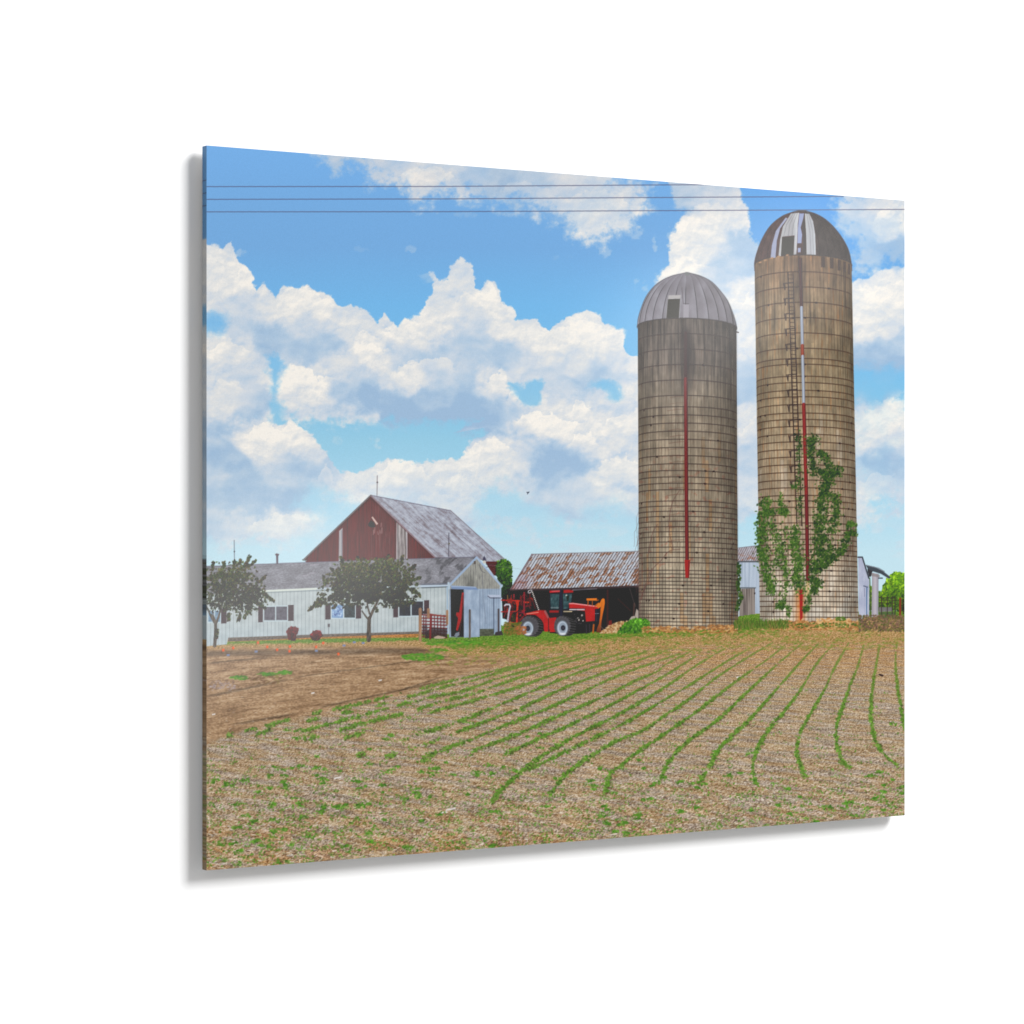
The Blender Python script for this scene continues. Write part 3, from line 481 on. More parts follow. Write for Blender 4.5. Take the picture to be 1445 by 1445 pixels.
        for y in np.arange(560, 770, 9.2): line([(944+R(-2, 2), y+1.2), (955, y-.5), (965, y-.2+R(-1, 1))], 1.1, C_(92, 56, 48), LD, R(.15, .5))
        # leafless creeper
        CR = motif(('silo', 'creeper'), 'leafless brown creeper on the left side of the shorter silo')
        for _ in range(34):
            x, y = R(899, 908), R(720, 850); pts = [(x, y)]
            for k in range(7): x += R(-2.6, 1.6) if y < 800 else R(-2, 2.4); y += R(3, 8); pts.append((max(x, 886), y))
            line(pts, .7, C_(104, 78, 72), CR, .55)
        for pts in [[(928, 740), (921, 752), (917, 770), (914, 786)], [(960, 775), (944, 778), (932, 792), (921, 803), (915, 820), (906, 838)], [(960, 690), (948, 712), (944, 745), (950, 775)], [(905, 845), (915, 812), (920, 802)]]:
            line(curve(pts, 6).tolist(), 1.2, C_(98, 68, 62), CR, .6)
    else:
        o, s8 = (1040, 290), 8.03; zz = lambda p: [(o[0]+a/s8, o[1]+b/s8) for a, b in p]
        PA = motif(('silo', 'dome_panel'), 'pale unpainted metal panels of the taller dome')
        fill(zz([(550, 140), (575, 145), (490, 260), (452, 400), (436, 592), (380, 600), (395, 450), (440, 290)]), C_(152, 158, 184), PA)
        fill(zz([(610, 92), (705, 84), (690, 200), (682, 400), (672, 556), (640, 558), (652, 340), (512, 355), (498, 575), (470, 580), (490, 380), (520, 240)]), lambda X, Y: ramp(X-o[0]-70+4*(fbm(X/3, Y/12, 2, 2)-.5), [(-10, (176, 178, 180)), (8, (160, 160, 164)), (14, (190, 192, 196))]), PA)
        for q in [((640, 90), (560, 220), (530, 350)), ((660, 88), (600, 210), (580, 350)), ((684, 86), (640, 210), (624, 340))]: line(zz(q), .8, C_(110, 108, 114), PA, .7)
        fill(zz([(706, 92), (760, 90), (750, 150), (722, 250), (738, 330), (730, 428), (684, 430), (690, 260)]), C_(146, 156, 192), PA)
        fill(zz([(690, 482), (722, 482), (720, 530), (690, 532)]), C_(150, 158, 192), PA)
        fill(zz([(738, 200), (765, 130), (780, 340), (788, 560), (742, 560), (750, 340)]), C_(60, 54, 52), DM)
        fill(zz([(768, 92), (820, 96), (862, 180), (886, 330), (894, 560), (788, 556), (784, 340)]), lambda X, Y: ramp(X-o[0]-98+3*(fbm(X/3, Y/12, 2, 2)-.5), [(-4, (186, 188, 190)), (6, (168, 170, 176)), (13, (190, 194, 200))]), PA)
        for q in [((790, 96), (826, 300), (838, 556)), ((812, 98), (856, 280), (868, 556))]: line(zz(q), .8, C_(112, 110, 116), PA, .7)
        fill(zz([(512, 362), (648, 350), (640, 556), (500, 566)]), C_(56, 54, 48), HT)
        line(zz([(652, 78), (700, 60), (780, 62), (806, 78)]), 1.6, C_(84, 82, 86), DM)
        for k, xx in enumerate((952, 1054, 1140, 1205, 1258)):   # gaps between the uppermost staves
            yy0 = 575+(max(0, xx-900)/400.)**2*105; fill(zz([(xx, yy0), (xx+48-k*6, yy0+10), (xx+46-k*6, yy0+128), (xx, yy0+122)]), C_(58, 44, 40), DM, .85)
        for xx in (395, 320, 262, 470, 570): blob(o[0]+xx/s8, o[1]+(560+((650-xx)/440.)**2*110)/s8, 2.2, 1.1, -.2, C_(168, 128, 92), B)
        sl = reg(1100, 355, 1145, 460); X, Y = PX[sl], PY[sl]; m = np.exp(-((X-1127)/9)**2)*sst(355, 366, Y)*sst(470, 390, Y)*.5; put(sl, m, C_(40, 32, 30))
        LD = motif(('silo', 'ladder')); lx = lambda y: 1112+(y-385)*.035
        for dx in (0, 7): line([(lx(385)+dx, 385), (lx(742)+dx, 742)], 1.6, C_(50, 36, 32), LD, .9)
        for y in np.arange(388, 742, 5.6): line([(lx(y), y), (lx(y)+7, y+.3)], 1.0, C_(52, 38, 36), LD, .8)
        for y in np.arange(400, 700, 21.5): line([(lx(y)-7, y), (lx(y)-5, y+9), (lx(y)-5, y), (lx(y)+7, y-1)], 1.5, C_(46, 34, 34), LD, .85)
        px = lambda y: np.interp(y, [360, 434, 571, 700, 822], [1129, 1131, 1134.2, 1138, 1140])
        def seg(a, b, w, c0, c1, c2): line([(px(y), y) for y in np.linspace(a, b, 8)], w, lambda X, Y: ramp(X-px(Y), [(-w/2, c0), (0, c1), (w/2, c2)]), PI)
        seg(366, 434, 4.6, (52, 28, 28), (78, 38, 36), (40, 26, 28)); seg(434, 488, 4.2, (120, 130, 150), (176, 184, 198), (104, 108, 124)); seg(488, 503, 5, (120, 50, 34), (160, 70, 48), (90, 40, 34))
        seg(503, 571, 4.2, (126, 134, 150), (180, 188, 200), (104, 108, 124)); seg(571, 700, 5.2, (112, 34, 34), (148, 44, 42), (80, 28, 34)); seg(700, 822, 5.2, (86, 28, 36), (122, 38, 44), (66, 24, 34))
        # rust stain and post at the foot
        sl = reg(1115, 820, 1150, 880); X, Y = PX[sl], PY[sl]; m = np.exp(-((X-1129)/6.5)**2)*sst(822, 840, Y)*.75*(.6+.6*fbm(X/4, Y/6, 3, 4)); put(sl, np.clip(m, 0, 1), C_(196, 106, 40))
        fill([(1128, 832), (1133, 832), (1132.6, 872), (1129, 876)], C_(160, 34, 24), PI); fill([(1137, 820), (1142.4, 820), (1142.2, 841), (1137.4, 841)], C_(206, 178, 134), PI); line([(1139.7, 822), (1139.7, 841)], .8, C_(150, 116, 84), PI)
        paint_vine()
VG = [(52, 82, 32), (66, 100, 38), (86, 120, 46), (40, 64, 30), (100, 132, 58), (58, 90, 42)]
def paint_vine():
    V = motif(('silo', 'vine'), 'green climbing vine on the lower half of the taller silo')
    def dense(pts, w, n, dark=0.):
        for i in range(0, len(curve(pts, 12)), 2):
            q = curve(pts, 12)[i]; blob(q[0]+R(-1, 1), q[1], (w[0]+w[1])*.55, 4.5, 0, C_(54, 74, 36), None, .10)
        n = int(n*2.6); w = (w[0]*1.3, w[1]*1.3)
        cv = curve(pts, 12); m = len(cv)
        for _ in range(n):
            i = rng.integers(0, m); ww = w[0]+(w[1]-w[0])*i/m
            x, y = cv[i][0]+rng.normal(0, .5)*ww*(1+.5*rng.random()), cv[i][1]+rng.normal(0, .5)*min(ww, 6)
            if gn(np.float32(x/3.1), np.float32(y/3.7), 3)*.6+.4*gn(np.float32(x/7.), np.float32(y/9.), 6) < .435: continue
            c = np.array(VG[rng.integers(0, len(VG))])*R(.8, 1.12)*(1-dark*rng.random())
            blob(x, y, R(.7, 1.8), R(.6, 1.4), R(-1.5, 1.5), C_(*c), V, R(.55, 1))
    dense([(1081, 705), (1080, 730), (1076, 760), (1078, 790), (1084, 815), (1091, 836)], (6, 5), 620)
    dense([(1072, 725), (1071, 760), (1074, 785)], (3, 3), 120)
    dense([(1101, 697), (1102, 712), (1108, 718), (1108, 728)], (2.5, 3), 70); dense([(1083, 722), (1100, 722), (1108, 722)], (4, 3.5), 110)
    dense([(1090, 740), (1098, 770), (1097, 800)], (7, 5), 150); dense([(1108, 745), (1104, 785), (1110, 815), (1104, 850), (1100, 856)], (5, 3.5), 190)
    dense([(1122, 745), (1121, 770), (1127, 790), (1124, 815), (1130, 835)], (6, 6), 430); dense([(1112, 855), (1113, 868)], (3, 2), 24)
    dense([(1126, 612), (1128, 640), (1128, 690), (1129, 730)], (3.5, 3), 110, .4); dense([(1117, 687), (1124, 686)], (2, 2), 20)
    dense([(1148, 616), (1144, 628), (1146, 650), (1150, 668)], (4.5, 5), 230, .45); dense([(1154, 640), (1160, 640), (1168, 652), (1174, 663), (1186, 662)], (3, 4), 200, .4)
    dense([(1153, 664), (1166, 668), (1185, 668)], (3.5, 4), 130, .4); dense([(1170, 668), (1164, 690), (1160, 715), (1158, 745), (1157, 775), (1155, 800)], (5, 8.5), 900, .35)
    dense([(1178, 700), (1180, 725), (1174, 750)], (4.5, 5), 210, .3); dense([(1166, 790), (1182, 784), (1191, 770), (1196, 755), (1208, 752)], (4, 3.5), 260, .25); dense([(1197, 745), (1200, 738), (1207, 741)], (2.5, 2.5), 60)
    dense([(1162, 760), (1172, 785), (1160, 798), (1148, 805)], (7, 5), 320, .3); dense([(1146, 815), (1152, 825), (1146, 836)], (5, 5), 170, .3); dense([(1141, 842), (1139, 856), (1135, 863)], (3, 2.5), 80, .2)

# =================================================================== BUILDINGS
def paint_barn():
    BW = motif(('barn',), 'printed weathered red barn with grey roof'); BR = motif(('barn', 'roof')); LR = motif(('barn', 'lightning_rod')); WB = motif(('barn', 'bare_board'), 'unpainted grey weathered boards of the gable'); HO = motif(('barn', 'hole'))
    # gable
    def red(X, Y):
        t = .5+(vn(np.floor(X/2.1)*3.7, Y*0+2, 3)-.5)*.5+(fbm(X/1.6, Y/26, 3, 6)-.5)*.7
        c = ramp(t, [(0, (64, 20, 22)), (.5, (90, 27, 29)), (1, (114, 44, 43))])
        k = (sst(505, 545, X)*sst(560, 540, X)*sst(.4, .7, fbm(X/2, Y/22, 3, 9))*.35)[..., None]
        c = c*(1-k)+C_(120, 96, 92)*k
        return c*(1-.30*sst(9, 1, (Y-698)-np.abs(X-523)*.93))[..., None]
    fill([(523.4, 699), (428.5, 789), (433, 794), (580, 796), (616, 790), (614, 784)], red, BW)
    fill([(478.5, 749), (483.5, 744.5), (483.5, 793), (478, 793)], C_(166, 164, 168), WB); line([(482.6, 748), (482.6, 792)], 1, C_(110, 112, 122), WB)
    def gy(X, Y): return ramp(.5+(vn(X/1.1, Y/30, 4)-.5)*1.1+(fbm(X/2, Y/9, 2, 5)-.5)*.4, [(0, (92, 84, 84)), (.5, (140, 132, 132)), (1, (186, 180, 180))])
    fill([(560, 736), (574.5, 750), (574.5, 794), (559.5, 794)], gy, WB)
    line([(560, 738), (559.8, 790)], 1, C_(180, 178, 180), WB); line([(574.3, 750), (574.4, 790)], 1, C_(176, 176, 184), WB)
    fill([(519.5, 739), (523, 734), (528, 737), (530, 744), (523, 744), (520, 742)], C_(40, 30, 32), HO); fill([(524, 729.5), (526, 728.8), (533.6, 739), (531.4, 740.5)], C_(206, 180, 170), WB)
    for (x, y, l) in [(527, 748, 6), (529, 744, 8), (533, 750, 4), (538, 738, 5), (539, 745, 7), (536, 748, 4)]: line([(x, y), (x+R(-1, 1), y+l)], 1.3, C_(168, 140, 136), BW, .55)
    for x in (549.5, 536, 505, 524, 531): line([(x, 750), (x+.2, 788)], .9, C_(160, 120, 116), BW, .35)
    # roof
    def rf(X, Y):
        u = X-(Y-700)*1.12; n = fbm(u/2.6, Y/26+X/60, 4, 6, .6)*.6+fbm(X/7, Y/5, 4, 9)*.4; n2 = fbm(u/9, Y/26, 3, 2)
        t = .55+(n-.5)*1.3+(n2-.5)*.8
        return ramp(t, [(0, (108, 98, 104)), (.3, (136, 131, 141)), (.55, (158, 161, 174)), (1, (188, 195, 208))])
    fill([(523.4, 698.4), (636, 720), (714.8, 791.5), (686, 792.5), (672, 788), (614.8, 787.5)], rf, BR)
    line([(523.4, 698.6), (636, 720.4)], 1.1, C_(112, 108, 124), BR); line([(636, 720.4), (715, 791.6)], 1, C_(120, 112, 122), BR); line([(523.2, 699), (614.8, 787)], 2, C_(138, 118, 126), BR); line([(523, 701), (612, 787)], .8, C_(80, 36, 40), BR, .8)
    line([(523.2, 698.8), (428, 790)], 2, C_(104, 98, 100), BR); line([(427, 789.5), (432, 791)], 1.6, C_(110, 124, 124), BR); line([(614, 787.6), (634, 787.6)], 2.2, C_(56, 44, 50), BR)
    line([(532.4, 671), (532, 699)], .9, C_(96, 84, 90), LR); blob(532.4, 680.5, 1.1, 1.1, 0, C_(84, 70, 76), LR)
    line([(633.5, 752), (633, 785)], 1.1, C_(80, 78, 92), LR); blob(633.8, 767, 1.2, 1.3, 0, C_(96, 92, 72), LR); line([(600, 747), (634, 752), (668, 757)], .7, C_(110, 106, 120), LR, .6)
    fill([(684, 792), (706, 792), (706, 812), (697, 812), (690, 802)], C_(84, 32, 38), BW)
    for y in (796, 800): line([(686, y), (706, y)], .8, C_(56, 26, 32), BW)
    IV = motif(('hedge',), 'printed tall green hedge at the end of the barn')
    foliage([(700, 802), (703, 793), (712, 790), (719, 792), (722, 800), (722, 828), (719, 842), (708, 842), (704, 820)], 1500, [(34, 60, 22), (46, 80, 26), (64, 102, 30), (84, 124, 38), (28, 48, 20)], IV, (1.0, 1.9), base=(34, 58, 24), grad=(.5, 1.1))
    line([(690, 797), (735, 803)], .7, C_(140, 150, 160), None, .6)
def foliage(poly, n, pal, pid, size, base=None, grad=(.8, 1.1), wob=3, gap=0.):
    if base is not None: fill(poly, C_(*base), pid, wob=wob, wsc=.25)
    x0, y0, x1, y1 = bbox(poly); P = np.array(poly, np.float32)
    xs = rng.uniform(x0, x1, n*3).astype(np.float32); ys = rng.uniform(y0, y1, n*3).astype(np.float32)
    s = sdist(poly, xs[None], ys[None])[0]+wob*1.2*(fbm(xs[None]/3.5, ys[None]/3.5, 3, 4)[0]-.5)*2
    g = vn(xs[None]/4.2, ys[None]/3.6, 7)[0]; ok = (s > 0) & (g > gap); xs, ys = xs[ok][:n], ys[ok][:n]
    cl = fbm(xs[None]/6, ys[None]/5, 2, 12)[0]
    o = np.argsort(cl)
    for i in o:
        t = (ys[i]-y0)/(y1-y0); k = grad[1]+(grad[0]-grad[1])*t; k *= .65+.75*cl[i]
        c = np.array(pal[rng.integers(0, len(pal))])*k*R(.85, 1.15)
        blob(xs[i], ys[i], R(*size), R(*size)*.75, R(-1.5, 1.5), C_(*np.clip(c, 0, 255)), pid, R(.75, 1))
def paint_house():
    W = motif(('farmhouse',), 'printed long low white farm building'); RF = motif(('farmhouse', 'roof')); GA = motif(('farmhouse', 'gable')); DO = motif(('farmhouse', 'sliding_door')); OP = motif(('farmhouse', 'doorway')); VP = motif(('farmhouse', 'vent_pipe')); GU = motif(('farmhouse', 'gutter'))
    def wall(X, Y):
        f = (X-291)/5.35; fr = f-np.floor(f); rib = sst(.0, .16, fr)*sst(.34, .16, fr)
        t = .62+(fbm(X/14, Y/12, 3, 2)-.5)*.5-.1*sst(838, 832, Y); c = ramp(t, [(0, (150, 160, 163)), (.6, (178, 188, 190)), (1, (200, 208, 210))])
        c = c*(1-.14*rib[..., None]); k = sst(870, 900, Y)[..., None]*.35; return c*(1-k)+c*C_(240, 252, 262)*k
    fill([(286, 836), (361, 832), (448, 828), (634, 824), (636, 895), (590, 892), (459, 895.5), (322, 901), (320, 909), (286, 912)], wall, W)
    FD = motif(('farmhouse', 'foundation')); fill([(322, 899.5), (459, 894.5), (591, 891), (620, 892), (620, 895), (591, 894.2), (459, 898.6), (322, 905)], lambda X, Y: ramp(fbm(X/3, Y/2, 3, 3), [(0, (70, 62, 58)), (1, (136, 124, 112))]), FD)
    line([(291, 841), (361, 836.5), (448, 833), (634, 828)], 1.6, C_(118, 130, 134), W, .6)
    # roof with shingle mottling
    def rf(X, Y):
        u = X+(Y-790)*.55; t = .5+(fbm(X/4, Y/1.6, 4, 7, .6)-.5)*.8+(fbm(u/22, Y/9, 3, 4)-.5)*.7
        dk = sst(.5, .68, fbm(u/12+4, Y/16, 3, 13))*sst(590, 610, X)*.3
        return ramp(t, [(0, (102, 101, 107)), (.5, (127, 127, 135)), (1, (158, 158, 167))])*(1-dk[..., None])
    fill([(286, 798.8), (432, 793.2), (575, 788.6), (673, 785.4), (634, 826), (595, 826), (448, 830), (361, 834), (286, 839)], rf, RF)
    line([(286, 799), (432, 793.3), (575, 788.6), (673, 785.6)], 1, C_(104, 100, 118), RF, .8)
    for (x, y, l) in [(438, 797, 12), (428, 812, 8), (436, 809, 9), (520, 797, 14)]: line([(x, y), (x+l, y-.8)], 1.2, C_(182, 172, 184), RF, .5)
    line([(361, 834.2), (448.5, 830.4)], 2.6, C_(208, 216, 208), GU); line([(448, 830.4), (595, 826.8)], 2.2, C_(176, 190, 200), GU); line([(595, 824.4), (634, 823.6)], 1.2, C_(96, 104, 120), GU); line([(595, 827), (634, 826)], 2.6, C_(176, 192, 208), GU); line([(595, 829.2), (634, 828)], 1.2, C_(52, 60, 66), GU, .8)
    # gable end
    def gw(X, Y):
        f = (X-634)/3.3; fr = f-np.floor(f); rib = sst(0, .2, fr)*sst(.45, .2, fr)
        up = ramp(.5+(fbm(X/2.4, Y/10, 3, 3)-.5)*1.0, [(0, (118, 118, 114)), (.5, (148, 148, 142)), (1, (170, 170, 160))])
        dn = ramp(.5+(fbm(X/9, Y/12, 3, 3)-.5), [(0, (132, 150, 172)), (1, (166, 182, 202))]); m = sst(830, 831.5, Y)[..., None]
        k = (sst(650, 665, X)*sst(672, 666, X)*sst(800, 826, Y)*.25)[..., None]
        return (up*(1-m)+dn*m)*(1-.10*rib[..., None])*(1-k*(1-m))
    fill([(672.7, 787), (707, 826), (706.5, 894), (655, 899), (634, 899), (634, 828)], gw, GA)
    line([(633.5, 826.5), (672.6, 786.6)], 3, C_(150, 170, 196), GU); line([(672.8, 786.6), (708, 827)], 2.8, C_(158, 178, 204), GU); line([(706.5, 829), (708.4, 826)], 2.6, C_(170, 188, 208), GU); line([(633, 822.5), (633.8, 830)], 3, C_(172, 190, 204), GU)
    line([(631.2, 829), (631.5, 893)], 2.2, C_(154, 176, 196), GU); line([(706.4, 829), (706.2, 893)], 1.8, C_(168, 186, 206), GU)
    fill([(635.6, 831), (654.6, 831), (654.6, 899), (636.5, 898)], C_(36, 30, 32), OP); fill([(636, 826), (671.5, 828), (675.5, 832.8), (637, 830.6)], C_(118, 140, 176), GU); line([(637, 827), (671, 828.4)], .9, C_(176, 192, 214), GU)
    AU = motif(('farmhouse', 'red_implement'), 'red machine standing inside the open doorway')
    fill([(652, 836), (654.5, 836), (654.5, 850), (651, 874), (646, 890), (643.5, 889), (646.5, 872), (643.6, 868), (644, 864), (648, 864)], C_(160, 34, 30), AU); line([(653.6, 840), (652, 870), (648, 896)], 1.2, C_(76, 34, 30), OP); fill([(641, 897), (643, 893), (648, 891.5), (648.5, 896), (644, 899)], C_(120, 128, 140), AU)
    fill([(655, 832), (677, 832.6), (677, 898.4), (655, 899.8)], lambda X, Y: ramp(.5+(fbm(X/7, Y/14, 3, 8)-.5)*1.2, [(0, (134, 152, 174)), (1, (168, 184, 204))]), DO)
    for x in (660, 666, 672): line([(x, 834), (x, 898)], .6, C_(130, 146, 168), DO, .5)
    line([(677, 833), (677, 897)], .8, C_(112, 126, 146), DO); line([(681, 812), (682, 845), (686, 880)], .7, C_(96, 104, 118), GA, .8); line([(696.7, 843), (696.8, 893)], 1.1, C_(78, 88, 108), GA)
    fill([(688, 839), (706, 839.5), (707.6, 842.4), (690, 842.8)], C_(176, 186, 206), GU); line([(688.6, 841), (692, 843.6), (707, 843.8)], 1, C_(64, 62, 78), GA)
    fill([(677, 887.3), (697, 887.3), (697, 897), (677, 897.6)], lambda X, Y: ramp(fbm(X/5, Y/3, 2, 3), [(0, (56, 60, 48)), (1, (104, 108, 92))]), FD)
    LM = motif(('farmhouse', 'yard_lamp')); fill([(683.4, 784), (685, 787), (686.4, 791), (681, 791), (681.8, 787)], C_(66, 64, 84), LM); blob(683.5, 793, 2.3, 2.2, 0, C_(196, 192, 186), LM); line([(676, 797), (680, 806), (684, 808)], .8, C_(74, 74, 82), LM); rect(668.6, 791.5, 671.4, 796, C_(88, 78, 74), LM)
    # vent pipe
    fill([(389.4, 783), (392.8, 783), (392.6, 795.5), (390, 795.5)], C_(92, 80, 92), VP); fill([(388.2, 781.6), (390.5, 780.4), (394, 781.8), (393.6, 783.4), (388.8, 783.4)], C_(92, 74, 82), VP)
    LR = motif(('farmhouse', 'lightning_rod')); line([(330.4, 762), (331, 797)], .9, C_(90, 88, 98), LR); blob(330.7, 778, 1.1, 1.1, 0, C_(80, 76, 86), LR)
    # windows
    SH = (62, 44, 50)
    def window(lab, sh, panes, pc):
        F = motif(('farmhouse', 'window'), lab)
        for (a, b, c, d) in panes:
            rect(a-1.4, b-1.6, c+1.4, d+1.8, C_(186, 202, 208), F)
        for k, (a, b, c, d) in enumerate(panes):
            rect(a, b, c, d, lambda X, Y: ramp(fbm(X/4, Y/5, 3, 2+k), [(0, pc[k][0]), (1, pc[k][1])]), F)
        for (a, b, c, d) in sh:
            fill([(a, b), (c, b-.3), (c, d-.3), (a, d)], C_(*SH), F)
            for y in np.arange(b+1.2, d-1, 1.6): line([(a+.8, y), (c-.8, y)], .5, C_(88, 68, 74), F, .5)
    dk = ((30, 28, 34), (70, 66, 76))
    window('window half hidden by the left tree', [(312, 858.6, 319.6, 879.6)], [(294, 862, 302, 877), (303.5, 861.5, 310.5, 877)], [((70, 96, 126), (150, 180, 200))]*2)
    window('window between the two trees', [(364.4, 855.4, 371, 877.8), (406.6, 853.6, 414.4, 876)], [(372.8, 856, 388.2, 875), (389.8, 855.5, 405.2, 874.8)], [((66, 62, 72), (108, 106, 118))]*2)
    window('window left of the trunk with bright blue curtain', [(459, 851.3, 466.6, 874), (502.2, 854, 509.6, 872.8)], [(468.3, 853.4, 484, 871.6), (485.8, 853.4, 501, 871.3)], [((84, 116, 164), (156, 188, 220)), ((24, 34, 40), (62, 76, 78))])
    for _ in range(26): blob(R(470, 483), R(856, 870), 1, 1.2, 0, C_(*[(64, 86, 140), (190, 208, 230)][rng.integers(0, 2)]), None, .7)
    window('dark window right of the tree', [(555, 851, 561.8, 871), (598.4, 847, 605.6, 866)], [(563.5, 848.6, 579.3, 868.8), (581, 848.4, 597, 868.2)], [((20, 24, 32), (56, 58, 66)), ((22, 26, 36), (60, 56, 66))])
    rect(462.4, 880, 465.6, 884.6, C_(84, 78, 82), W); line([(464, 884), (464, 896)], .8, C_(110, 112, 116), W)
    # livestock gate with tan posts
    G = motif(('gate_panel',), 'printed rusty red livestock gate with tan posts')
    for y in np.arange(868, 900, 4.4): line([(596, y-.5), (630.5, y+1)], 1.7, C_(108, 30, 32), G, .9)
    for x in (598, 601, 609, 613, 617.5, 622, 626.5): line([(x, 868), (x, 899)], 1.4, C_(96, 28, 32), G, .85)
    fill([(608, 885), (631, 887), (631, 899), (600, 901), (600, 893)], C_(44, 30, 34), G, .75); fill([(596, 882), (603, 882), (604, 897), (596, 896)], C_(48, 40, 46), G, .6)
    line([(606, 866.5), (630, 870)], 2.2, C_(134, 62, 52), G); line([(608, 868), (607, 901)], 2.6, C_(118, 26, 30), G); line([(598, 864), (604, 864)], 4, C_(52, 36, 42), G)
    for (x, y0, y1, w) in [(593, 859.6, 903, 4.4), (604.5, 860, 870, 4), (631, 862, 880, 3.2)]: line([(x, y0), (x, y1)], w, lambda X, Y: ramp(vn(X/1, Y/9, 3), [(0, (122, 88, 66)), (1, (172, 132, 100))]), G)
    fill([(612, 899), (618, 896.6), (629, 899), (626, 901), (614, 901)], C_(178, 156, 140), G)
    PO = motif(('fence_post',), 'printed dark wooden post before the sliding door'); line([(663, 861), (663, 899.5)], 2.8, lambda X, Y: ramp(vn(X/1, Y/7, 3), [(0, (74, 66, 64)), (1, (112, 102, 96))]), PO)
    PO2 = motif(('fence_post',), 'printed dark wooden post at the right gable corner'); line([(703.6, 860), (703.6, 893)], 2.8, C_(78, 72, 76), PO2); fill([(699, 892), (708, 890), (710, 896), (698, 897)], C_(60, 54, 58), PO2)
    for nm, x0, x1, y0, y1 in (('leafy dark red shrub, taller of the pair at the wall', 404.5, 421, 884.5, 903), ('round dark red shrub, lower of the pair at the wall', 438.5, 454, 889.5, 903)):
        s = motif(('shrub',), 'printed '+nm); cx = (x0+x1)/2
        foliage([(x0, y0+7), (x0+3, y0+2), (cx, y0), (x1-2, y0+1), (x1, y0+6), (x1-3, y0+11), (x1-4, y1), (x0+4, y1), (x0+2, y0+12)], 260, [(96, 30, 34), (122, 40, 42), (70, 26, 32), (60, 34, 34)], s, (.9, 1.7), base=(70, 28, 32), grad=(.7, 1.2), wob=1.2)
def paint_trees():
    def tree(lab, outline, trunk, limbs, n, holes, haze):
        T = motif(('tree',), lab); CN = motif(('tree', 'crown'))
        for pts, w0, w1 in trunk:
            c = curve(pts, 6)
            for i in range(len(c)-1): line([tuple(c[i]), tuple(c[i+1])], w0+(w1-w0)*i/len(c), lambda X, Y: ramp(vn(X/1.3, Y/6, 3), [(0, (44, 38, 34)), (1, (104, 92, 80))]), T)
        pal = [(30, 36, 18), (44, 50, 24), (62, 62, 32), (24, 24, 16), (84, 76, 46), (54, 38, 26), (44, 60, 24), (66, 82, 36)]
        foliage(outline, int(n*1.7), pal, CN, (.6, 1.4), base=None, grad=(.75, 1.35), wob=13, gap=.30)
        inner = [(np.mean([p[0] for p in outline])*.22+p[0]*.78, np.mean([p[1] for p in outline])*.22+p[1]*.78) for p in outline]
        foliage(inner, int(n*1.2), pal, CN, (.6, 1.5), base=None, grad=(.6, 1.15), wob=10, gap=.16)
        for (a, b, c, d) in limbs:   # twigs reaching out with leaves
            m = max(3, int(math.hypot(c-a, d-b)*1.7)); line([(a, b), (c, d)], .8, C_(60, 50, 42), CN)
            for i in range(m*2):
                t = i/(m*2); blob(a+(c-a)*t+R(-1.8, 1.8), b+(d-b)*t+R(-1.6, 1.6), R(.9, 1.8), R(.7, 1.4), R(-1.5, 1.5), C_(*pal[rng.integers(0, len(pal))])*1.1, CN, .9)
        for (x, y) in holes: blob(x, y, R(.6, 1.5), R(.5, 1.1), R(-1, 1), C_(*[(120, 118, 124), (150, 154, 154), (100, 96, 96)][rng.integers(0, 3)]), CN, R(.3, .7))
    hs = [(R(300, 372), R(800, 870)) for _ in range(46)]
    tree('printed leafy tree at the left edge before the farmhouse', [(286, 806), (300, 802), (312, 800), (326, 802), (336, 792), (348, 796), (354, 806), (362, 818), (370, 828), (378, 842), (372, 850), (362, 858), (352, 868), (340, 862), (324, 864), (312, 858), (300, 862), (286, 858)],
         [([(303, 911), (304, 896), (304, 880), (300, 868)], 4.6, 3), ([(304, 882), (309, 868), (312, 856)], 3, 2), ([(302, 878), (296, 866), (292, 856)], 2.4, 1.4)],
         [(345, 800, 353, 784), (350, 800, 361, 791), (330, 800, 331, 790), (316, 800, 316, 792), (300, 802, 301, 792), (338, 796, 340, 789), (366, 822, 375, 812), (370, 836, 386, 848), (362, 850, 374, 858), (340, 866, 336, 876), (322, 866, 323, 876), (350, 862, 344, 872), (305, 900, 307, 888)], 1500, hs, 1)
    hs = [(R(452, 500), R(800, 845)) for _ in range(40)]+[(R(500, 588), R(792, 845)) for _ in range(36)]
    tree('printed round-crowned tree standing before the farmhouse', [(446, 850), (452, 834), (458, 820), (470, 806), (482, 796), (500, 791), (520, 788), (540, 787), (556, 789), (566, 796), (576, 802), (584, 812), (590, 826), (589, 840), (582, 848), (570, 852), (556, 858), (545, 852), (534, 855), (526, 852), (516, 854), (506, 852), (496, 858), (484, 854), (472, 848), (460, 850)],
         [([(520.4, 903), (520.6, 888), (521, 872)], 6, 4.4), ([(521, 874), (526, 862), (531, 852), (536, 842)], 4, 2.2), ([(520, 874), (515, 868), (511, 862)], 2.4, 1.4), ([(521.5, 866), (519, 856), (518, 846)], 2.4, 1.6)],
         [(450, 846, 436, 861), (456, 850, 446, 856), (470, 808, 468, 801), (484, 796, 481, 786), (458, 818, 457, 812), (566, 796, 568, 784), (578, 804, 586, 797), (588, 816, 594, 815), (590, 836, 592, 842), (545, 788, 549, 783), (530, 858, 533, 863), (578, 850, 586, 852), (474, 852, 470, 858), (505, 790, 504, 785)], 4200, hs, 0)

